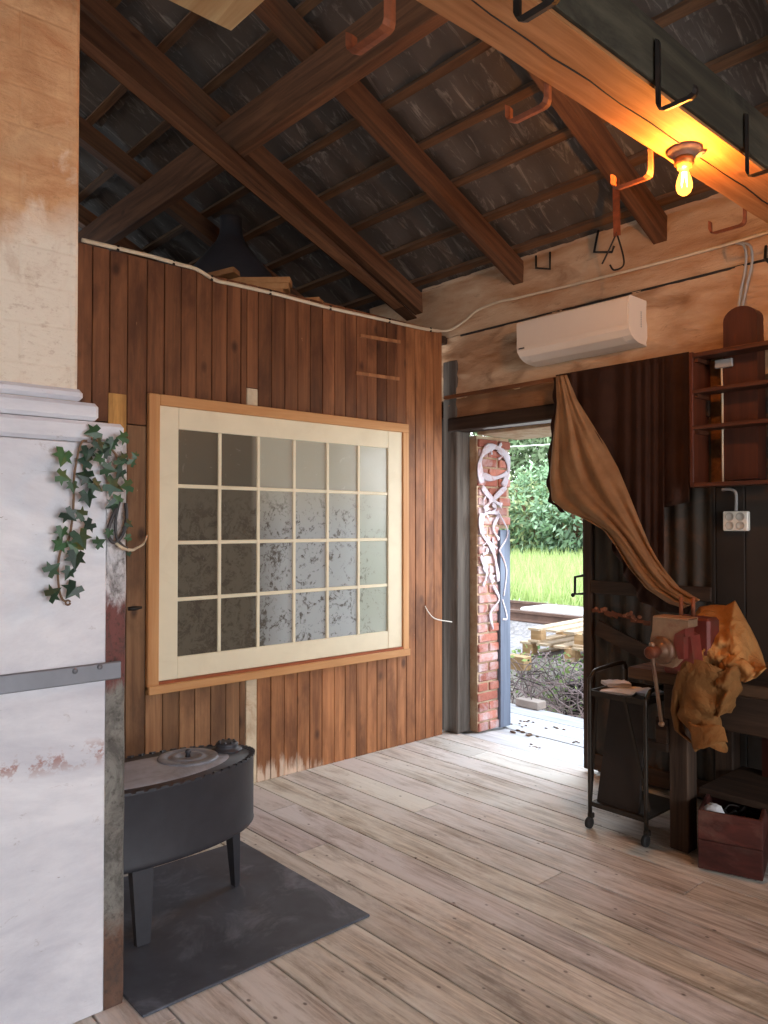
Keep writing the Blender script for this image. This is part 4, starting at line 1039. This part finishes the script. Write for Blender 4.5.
# heap: outline points in the photo with depth, filled as a lumpy sheet
top_c = [(686, 642), (690, 622), (700, 607), (716, 605), (726, 606), (735, 601), (742, 614), (750, 628), (757, 642), (762, 655), (765, 666)]
bot_c = [(676, 668), (684, 669), (692, 671), (700, 672), (712, 674), (722, 676), (730, 678), (737, 681), (746, 682), (756, 678), (766, 668)]
def heap(u, v):
    a = lerp(top_c, u); b = lerp(bot_c, u)
    px = a[0]+(b[0]-a[0])*v; py = a[1]+(b[1]-a[1])*v
    xx = 3.80-.36*math.sin(v*math.pi*.5)**.8
    f = mnoise.fractal((px*.04, py*.045, 1.7), 1.0, 2.1, 3); rg = abs(mnoise.noise((px*.04+py*.026, py*.018-px*.015, 4.)))
    rg2 = abs(mnoise.noise((px*.06-py*.035, py*.045, 9.)))
    w = math.sin(math.pi*min(max(v, .02), .98))**.5
    return at(px, py, 0, xx-.04*f*w-.13*(.35-rg)*w-.03*(.3-rg2)*w)
MB().grid(heap, 80, 50).build('jacket_body', M['cloth_ochre'], jk, solid=.006)
# cuff folded on the bench edge
def cuff(u, v):
    a = lerp([(722, 660), (732, 655), (745, 660), (758, 672)], u); b = lerp([(728, 672), (738, 670), (744, 676), (744, 683)], u)
    px = a[0]+(b[0]-a[0])*v; py = a[1]+(b[1]-a[1])*v
    return at(px, py, 0, 3.44-.03*math.sin(v*math.pi))
MB().grid(cuff, 20, 10).build('cuff', M['cloth_ochre'], jk, solid=.008)
def sleeve(ctr, wid, seed, x0, nm, tint):
    def fn(u, v):
        a = lerp(ctr, v); w = lerp([(q,) for q in wid], v)[0]; t = 2*math.pi*u
        n = mnoise.noise((math.cos(t)*1.3+seed, math.sin(t)*1.3, v*5.5))*.22; fold = .05*math.sin(v*16+2.2*math.cos(t)+seed)
        px = a[0]+w*math.cos(t)*(1+n*.8+fold); 
        q = at(px, a[1]+w*.25*math.sin(2*t+seed), 0, x0); q.x -= .055*math.sin(t)*(1+n*2+fold*3)
        return q
    MB().grid(fn, 44, 40, tint).build(nm, M['cloth_ochre'], jk)
sleeve([(703, 664), (700, 690), (700, 712), (706, 730), (711, 748)], [24, 24, 19, 14, 16], 1.3, 3.40, 'sleeve', (.52, .49, .46))  # sleeves, tail and cuff tinted darker than lit heap: shade put into colour
sleeve([(726, 668), (729, 684), (727, 700), (723, 714)], [11, 11, 10, 5], 4.1, 3.41, 'sleeve', (.52, .49, .46))
def tail(u, v):
    a = lerp([(680, 668), (673, 690), (671, 710), (675, 730), (690, 742)], v); px = a[0]+10*u; py = a[1]+6*u*v
    return at(px, py, 0, 3.40-.02*math.sin(u*5))
MB().grid(tail, 8, 24, (.5, .47, .44)).build('jacket_tail', M['cloth_ochre'], jk, solid=.006)
def cufb(u, v):
    a = lerp([(689, 722), (724, 728)], u); b = lerp([(694, 748), (728, 743)], u)
    px = a[0]+(b[0]-a[0])*v; py = a[1]+(b[1]-a[1])*v+2*math.sin(u*6)
    return at(px, py, 0, 3.325-.02*math.sin(u*math.pi)+.0*v)
MB().grid(cufb, 20, 8, (.62, .57, .52)).build('sleeve_cuff', M['cloth_ochre'], jk, solid=.008)

# ------------------------------------------------------------------ trolley
TX0, TX1, TY0, TY1 = 3.45, 3.80, 1.942, 2.255
tr = thing('tube_trolley', (3.6, 2.1, 0), 'small dark steel tube trolley on casters beside the workbench', 'trolley')
TTOP = .80
for y in (TY1, TY0):
    zt_ = TTOP if y == TY1 else .745
    pts = [(TX0, y, .075), (TX0, y, zt_-.09), (TX0+.008, y, zt_-.045), (TX0+.035, y, zt_-.012), (TX0+.08, y, zt_), (TX1-.04, y, zt_+.01), (TX1-.01, y, zt_-.02), (TX1, y, zt_-.07), (TX1, y, .075)]
    MB().tube(smooth_path(pts, 4), .011, 10).build('side_frame', M['steel_dark'], tr)
zt2 = .70
mb = MB().box((TX0+.004, TY0, zt2-.022), (TX1, TY1, zt2-.016), grey(1.1))
for p, q in (((TX0, TY0), (TX0, TY1)), ((TX1, TY0), (TX1, TY1)), ((TX0, TY0), (TX1, TY0)), ((TX0, TY1), (TX1, TY1))): mb.bar((*p, zt2-.008), (*q, zt2-.008), .008, .028)
mb.build('top_tray', M['steel_dark'], tr)
zb2 = at(599, 803, 0, TX0+.02).z
mb = MB().box((TX0+.004, TY0, zb2-.012), (TX1, TY1, zb2), (1.7, 1.7, 1.75)).bar((TX0, TY0, zb2-.006), (TX0, TY1, zb2-.006), .008, .024)
mb.build('bottom_tray', M['steel_dark'], tr)
MB().bar(at(624, 697, 0, TX0-.002), at(650, 812, 0, TX0-.002), .008, .014).build('brace', M['steel_dark'], tr)
MB().bar((TX0+.006, TY1-.04, zt2-.02), (TX0+.006, TY1+.0, zb2), .008, .012).build('brace', M['steel_dark'], tr)
for x in (TX0, TX1):
    for y in (TY1, TY0):
        cs = MB().box((x-.006, y-.014, .05), (x+.022, y+.014, .078), bev=.004).build('caster', M['steel_dark'], tr)
        MB().lathe([(.012, -.011), (.027, -.010), (.029, -.004), (.029, .004), (.027, .010), (.012, .011)], (x-.008, y, .0295), 'Y', 22).build('wheel', M['rubber'], cs)
a = at(606, 699, 0, TX0+.05)
mb = MB(); pa = Vector((TX0+.07, TY1-.055, zt2-.03)); 
mb.add([(TX0+.03, TY1-.02, zb2+.001), (TX0+.03, TY0+.06, zb2+.001), (TX0+.11, TY0+.06, zt2-.026), (TX0+.11, TY1-.055, zt2-.026),
        (TX0+.05, TY1-.02, zb2+.001), (TX0+.05, TY0+.06, zb2+.001), (TX0+.13, TY0+.06, zt2-.026), (TX0+.13, TY1-.055, zt2-.026)],
       [(0, 1, 2, 3), (7, 6, 5, 4), (0, 4, 5, 1), (1, 5, 6, 2), (2, 6, 7, 3), (3, 7, 4, 0)])
tag(mb.build('dark_board', M['black_board']), 'dark board leaning inside the trolley between its trays', 'board')
MB_ = MB()
def sheet(px, py, w, l, rot, z, h, lbl, nm, mat_, tint=(1, 1, 1), cat='paper'):
    c = at(px, py, 2, z); Mx = Matrix.Translation((c.x, c.y, z)) @ Matrix.Rotation(rot, 4, 'Z')
    def fn(u, v): 
        return Mx @ Vector(((u-.5)*w, (v-.5)*l, h+.006*mnoise.noise((u*4, v*4, px))))
    m = MB().grid(fn, 10, 10, tint); m.box((-w/2, -l/2, 0), (w/2, l/2, max(h-.004, .001)), sc(tint, .7), Mx)
    tag(m.build(nm, mat_), lbl, cat)
sheet(621, 691, .20, .17, .3, zt2-.014, .010, 'flat white paper sheets lying on the trolley tray', 'paper_sheet', M['paper'])
sheet(616, 685, .10, .13, .9, zt2-.002, .018, 'thick white booklet lying on the papers on the trolley', 'booklet', M['paper'], (1, .97, .95), 'booklet')
sheet(647, 693, .14, .13, -.3, zt2-.014, .012, 'crumpled bluish white paper on the trolley tray behind the vise handle', 'crumpled_paper', M['paper'], (.9, .93, 1.05))

# ------------------------------------------------------------------ outside
struct(MB().box((4.32, 2.0, -.12), (4.44, 3.9, -.01), grey(.9)), 'floor_sill', M['deck'])
mb = MB(); x = 4.30; edge_pts = 5.3
i = 0
while x < 5.36:
    w = .14; mb.box((x, .8, -.06), (x+w-.006, 6.5 if x < 5.2 else 6.5, -.018+rnd(-.003, .003)), grey(.92, 1.08), bev=.003); x += w
struct(mb, 'deck_platform', M['deck'])
p = at(540, 709, 2, -.015)
tag(MB().box((p.x-.06, p.y-.02, -.014), (p.x+.06, p.y+.22, .05), (1.25, 1.08, 1.0), bev=.005).build('loose_brick', M['concrete']), 'loose pale brick lying on the outer deck by the pillar', 'brick')
mb = MB()
for px, py, s_ in ((522, 733, 1.3), (530, 736, 1.), (532, 746, .8), (556, 729, .9), (528, 722, .8), (519, 725, .7), (575, 742, .6), (538, 749, .6)):
    c = at(px, py, 2, -.014)
    for q in range(5):
        mb.blob((c.x+rnd(-.05, .05)*s_, c.y+rnd(-.08, .08)*s_, c.z+.002), (.011*s_, .018*s_, .005*s_), 8, 5, grey(.5, 1.))
tag(mb.build('debris', M['stem']), 'brown dirt crumbs scattered on the outer deck', 'dirt', None, 'stuff')
# embankment, retaining face
struct(MB().box((5.36, -6, -.6), (6.35, 30, -.5)), 'ground', M['gravel'])
def emb(u, v): 
    x = 6.3+3.2*u; y = -4+34*v; return (x, y, (.215 if x < 7.45 else .36 if x > 7.7 else .215+.145*(x-7.45)/.25)+.02*mnoise.noise((x*2, y*2, 0))*(x > 7.7)+.01*mnoise.noise((x*9, y*9, 0)))
mb = MB().grid(emb, 60, 200); struct(mb, 'ground_bed', M['gravel'])
def slope(u, v):
    x = 9.4+15*u; y = -8+46*v; return (x, y, .37+1.3*u*u+.06*mnoise.noise((x, y, 0)))
struct(MB().grid(slope, 24, 60), 'ground_bank', M['bush'])
def ret(u, v):
    y = 2+10*u; z = -.55+.78*v; return (6.28-.25*(1-v)+.05*mnoise.fractal((y*2, z*2, 0), .9, 2, 4), y, z)
struct(MB().grid(ret, 80, 20), 'wall_retaining', M['concrete'])
# railway rails
for k, (px, py, lbl) in enumerate(((546, 617, 'rusty railway rail nearer the pallets'), (546, 607, 'rusty railway rail along the grass edge'))):
    c = at(px, py, 2, .44); x = c.x
    prof = [(x-.06, .36), (x+.06, .36), (x+.06, .375), (x+.012, .39), (x+.012, .45), (x+.035, .46), (x+.035, .49), (x-.035, .49), (x-.035, .46), (x-.012, .45), (x-.012, .39), (x-.06, .375)]
    tag(MB().prism(prof, -2, 30, 'Y').build('rail', M['rail_rust']), lbl, 'rail', 'railway rails outside')
c = at(563, 621, 2, .36)
tag(MB().box((c.x-.3, c.y-.75, .355), (c.x+.3, c.y+.45, .52), bev=.02).build('concrete_block', M['white_block']), 'white concrete slab block lying by the railway track', 'block')
# pallets
def pallet(x, y, z, rot, lbl):
    p = thing('pallet', (0, 0, 0), lbl, 'pallet', 'wooden pallets outside the door')
    for j in range(6): MB().box((-.6, -.55+j*.2, .12), (.6, -.55+j*.2+.12, .142), grey(.85, 1.1)).build('top_slat', M['pallet'], p)
    for i in (-.55, -.05, .45):
        for j in (-.55, -.04, .45): MB().box((i, j, .022), (i+.1, j+.12, .12), (1., .86, .68)).build('block', M['pallet'], p)
    for j in (-.55, -.04, .45): MB().box((-.6, j, 0), (.6, j+.12, .021), grey(.8, 1)).build('bottom_slat', M['pallet'], p)
    p.location = (x, y, z); p.rotation_euler = (0, 0, rot); return p
c = at(572, 662, 2, .40); pallet(6.95, 4.42, .228, .06, 'lower weathered pallet at the edge of the gravel')
pallet(7.0, 4.36, .372, .10, 'upper weathered pallet stacked on the lower one beyond the bramble')
c = at(519, 660, 2, .3)
tag(MB().box((c.x-.06, c.y-.1, .215), (c.x+.06, c.y+.12, .34), (1., .84, .62), bev=.004).build('wood_block', M['pallet']), 'small wooden block lying left of the pallets', 'block')
# bramble tangle
br = thing('bramble', (5.9, 3.9, -.5), 'tangle of dry bramble twigs with green leaves beyond the deck', 'bramble')
mb = MB(); ml = MB()
for i in range(520):
    y = rnd(3.0, 4.7); x = rnd(5.5, 6.1); z0 = rnd(-.45, .2)
    p = Vector((x, y, z0)); pts = [p]; d = Vector((rnd(-.3, .3), rnd(-1, 1), rnd(-.2, .9))).normalized()
    for q in range(5):
        d = (d+Vector((rnd(-.5, .5), rnd(-.6, .6), rnd(-.6, .3)))).normalized(); p = p+d*rnd(.06, .14); p.x = min(max(p.x, 5.42), 6.25); p.z = max(min(p.z, .36), -.5); pts.append(p.copy())
    k = rnd(.2, 1.1)
    mb.tube(pts, rnd(.0025, .006), 5, (k, k*.96, k*1.02))
for i in range(900):
    y = rnd(3.2, 5.6); x = rnd(5.6, 6.35); z = rnd(-.1, .36)
    if y < 3.9 and random.random() < .5: continue
    r = rnd(.015, .035); n1 = Vector((rnd(-1, 1), rnd(-1, 1), rnd(-1, 1))).normalized()*r; n2 = n1.orthogonal().normalized()*r*.6; c = Vector((x, y, z))
    ml.add([c-n1, c-n2, c+n1, c+n2], [(0, 1, 2, 3)], grey(.5, 1.2))
mb.build('twig_tangle', M['twig'], br); ml.build('foliage', M['bramble_leaf'], br)
struct(MB().box((5.95, 2.6, -.52), (6.3, 4.15, .12), grey(.8)), 'ground_soil', M['dark_wall'])
# tall grass along the track: nobody could count the blades
mb = MB()
for i in range(16000):
    x = 9.55+7.5*random.random(); y = x*rnd(.55, 1.0); g0 = .37+1.3*((x-9.4)/15)**2; h = rnd(.12, .42); w = rnd(.008, .02); a = rnd(0, 3.14); lx_, ly_ = rnd(-.15, .15), rnd(-.15, .15)
    dx, dy = w*math.cos(a), w*math.sin(a)
    mb.add([(x-dx, y-dy, g0), (x+dx, y+dy, g0), (x+lx_, y+ly_, g0+h)], [(0, 1, 2)], grey(.7, 1.15))
tag(mb.build('tall_grass', M['grass'], None, (15, 15, .4)), 'bright tall grass growing along the railway', 'grass', None, 'stuff')
# bushes and trees on the bank
def shrub(nm, c, r, n, lbl, cat, tint, sz=.16):
    t = thing(nm, (c[0], c[1], .9), lbl, cat, 'trees and bushes across the railway')
    m = MB()
    for i in range(n):
        d = Vector((random.gauss(0, 1), random.gauss(0, 1), random.gauss(0, 1))).normalized()
        bump = 1+.28*mnoise.noise(d*2.6+Vector(c)); q = rnd(.72, 1.0)*bump
        p = Vector((c[0]+d.x*r[0]*q, c[1]+d.y*r[1]*q, c[2]+d.z*r[2]*q))
        s = rnd(.6, 1.3)*sz; n1 = (d*.6+Vector((rnd(-1, 1), rnd(-1, 1), rnd(-1.2, .4)))).normalized()*s; n2 = n1.cross(d+Vector((rnd(-.6, .6), rnd(-.6, .6), rnd(-.6, .6)))).normalized()*s*.38
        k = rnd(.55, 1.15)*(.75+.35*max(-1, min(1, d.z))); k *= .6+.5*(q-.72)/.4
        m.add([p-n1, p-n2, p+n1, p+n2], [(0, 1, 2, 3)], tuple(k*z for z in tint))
    f = m.build('foliage', M['bush'], t)
    m = MB()
    for i in range(5):
        a = rnd(0, 6.28); m.tube([(c[0]+.1*math.cos(a), c[1]+.1*math.sin(a), .5), (c[0]+.5*r[0]*math.cos(a), c[1]+.5*r[1]*math.sin(a), c[2]), (c[0]+.7*r[0]*math.cos(a), c[1]+.7*r[1]*math.sin(a), c[2]+.5*r[2])], [.09, .06, .03], 6)
    m.build('branches', M['stem'], t)
def spot(px, Yd): p = at(px, 560, 0, Yd); return p.x, p.y
for px, xd, zc, r, n, nm, cat, lbl, tn in (
    (505, 21, 4.6, (2.6, 3.2, 4.6), 12000, 'tree', 'tree', 'tall pale green tree seen just right of the brick pillar', (1.02, 1.05, .86)),
    (548, 22, 5.2, (2.8, 3.4, 5.0), 12000, 'tree', 'tree', 'tall green tree in the middle of the doorway', (.95, 1.0, .84)),
    (592, 21, 4.6, (2.6, 3.2, 4.4), 10500, 'tree', 'tree', 'tall tree half hidden behind the tan curtain edge', (.97, 1.05, .86)),
    (522, 17.5, 1.7, (1.3, 1.7, 1.25), 3000, 'bush', 'bush', 'low bush with yellowish leaves by the brick pillar', (1.1, 1.02, .75)),
    (556, 17.5, 1.9, (1.4, 1.8, 1.5), 3400, 'bush', 'bush', 'low dark green bush in front of the middle tree', (.8, .95, .8)),
    (590, 17.5, 1.7, (1.3, 1.7, 1.35), 3000, 'bush', 'bush', 'low pale bush above the door handle', (.95, 1.12, 1.05))):
    xx, yy = spot(px, xd); shrub(nm, (xx, yy, zc), r, n, lbl, cat, tn, .125 if nm == 'tree' else .10)
mb = MB()
tag(MB().tube([at(505, 447, 0, 12.5), at(600, 441.5, 0, 12.5)], .012, 6).build('overhead_wire', M['white_block']), 'thin overhead wire crossing before the trees', 'wire')

# ------------------------------------------------------------------ light
w = bpy.data.worlds.new('world'); S.world = w; w.use_nodes = True; nt = w.node_tree; nt.nodes.clear()
bg = nt.nodes.new('ShaderNodeBackground'); ow = nt.nodes.new('ShaderNodeOutputWorld'); nt.links.new(bg.outputs[0], ow.inputs[0])
tcw = nt.nodes.new('ShaderNodeTexCoord'); sp_ = nt.nodes.new('ShaderNodeSeparateXYZ'); nt.links.new(tcw.outputs['Generated'], sp_.inputs[0])
rp = nt.nodes.new('ShaderNodeValToRGB'); nt.links.new(sp_.outputs[2], rp.inputs[0])
rp.color_ramp.elements[0].position = 0.; rp.color_ramp.elements[0].color = (.95, .97, 1., 1); rp.color_ramp.elements[1].position = .7; rp.color_ramp.elements[1].color = (.72, .84, 1., 1)
nt.links.new(rp.outputs[0], bg.inputs[0]); bg.inputs[1].default_value = 3.9

def area(name, loc, target, sx, sy, power, col):
    l = bpy.data.lights.new(name, 'AREA'); l.shape = 'RECTANGLE'; l.size = sx; l.size_y = sy; l.energy = power; l.color = col
    o = bpy.data.objects.new(name, l); COL.objects.link(o); o.location = loc
    o.rotation_euler = (Vector(target)-Vector(loc)).to_track_quat('-Z', 'Y').to_euler(); return o
sl = bpy.data.lights.new('hazy_sun', 'SUN'); sl.energy = 3.2; sl.angle = .5; sl.color = (1., .97, .92)
so_ = bpy.data.objects.new('hazy_sun', sl); COL.objects.link(so_); so_.rotation_euler = Vector((.35, .45, -.8)).to_track_quat('-Z', 'Y').to_euler(); so_.location = (-6, -8, 14)
area('daylight_front_opening', (.9, -5.4, 2.7), (1.8, 3.2, .2), 4.6, 2.2, 430, (.89, .945, 1.))
area('daylight_doorway', (4.75, 3.25, 1.5), (2.4, 3.0, .3), 1.0, 1.8, 22, (.93, .97, 1.))
area('roof_fill', (.8, -3.4, 2.0), (2.6, 3.2, 3.9), 3.0, .8, 20, (1., .93, .86))  # unseen fill lamp added to brighten the roof underside
area('loft_fill', (2.2, 7.6, 3.6), (2.6, 4.6, 3.9), 1.2, .5, 9, (.85, .93, 1.))  # lamp added inside the closed loft to brighten its tiles and hood

S.view_settings.view_transform = 'Standard'
S.view_settings.look = 'None'
S.view_settings.exposure = 0.0
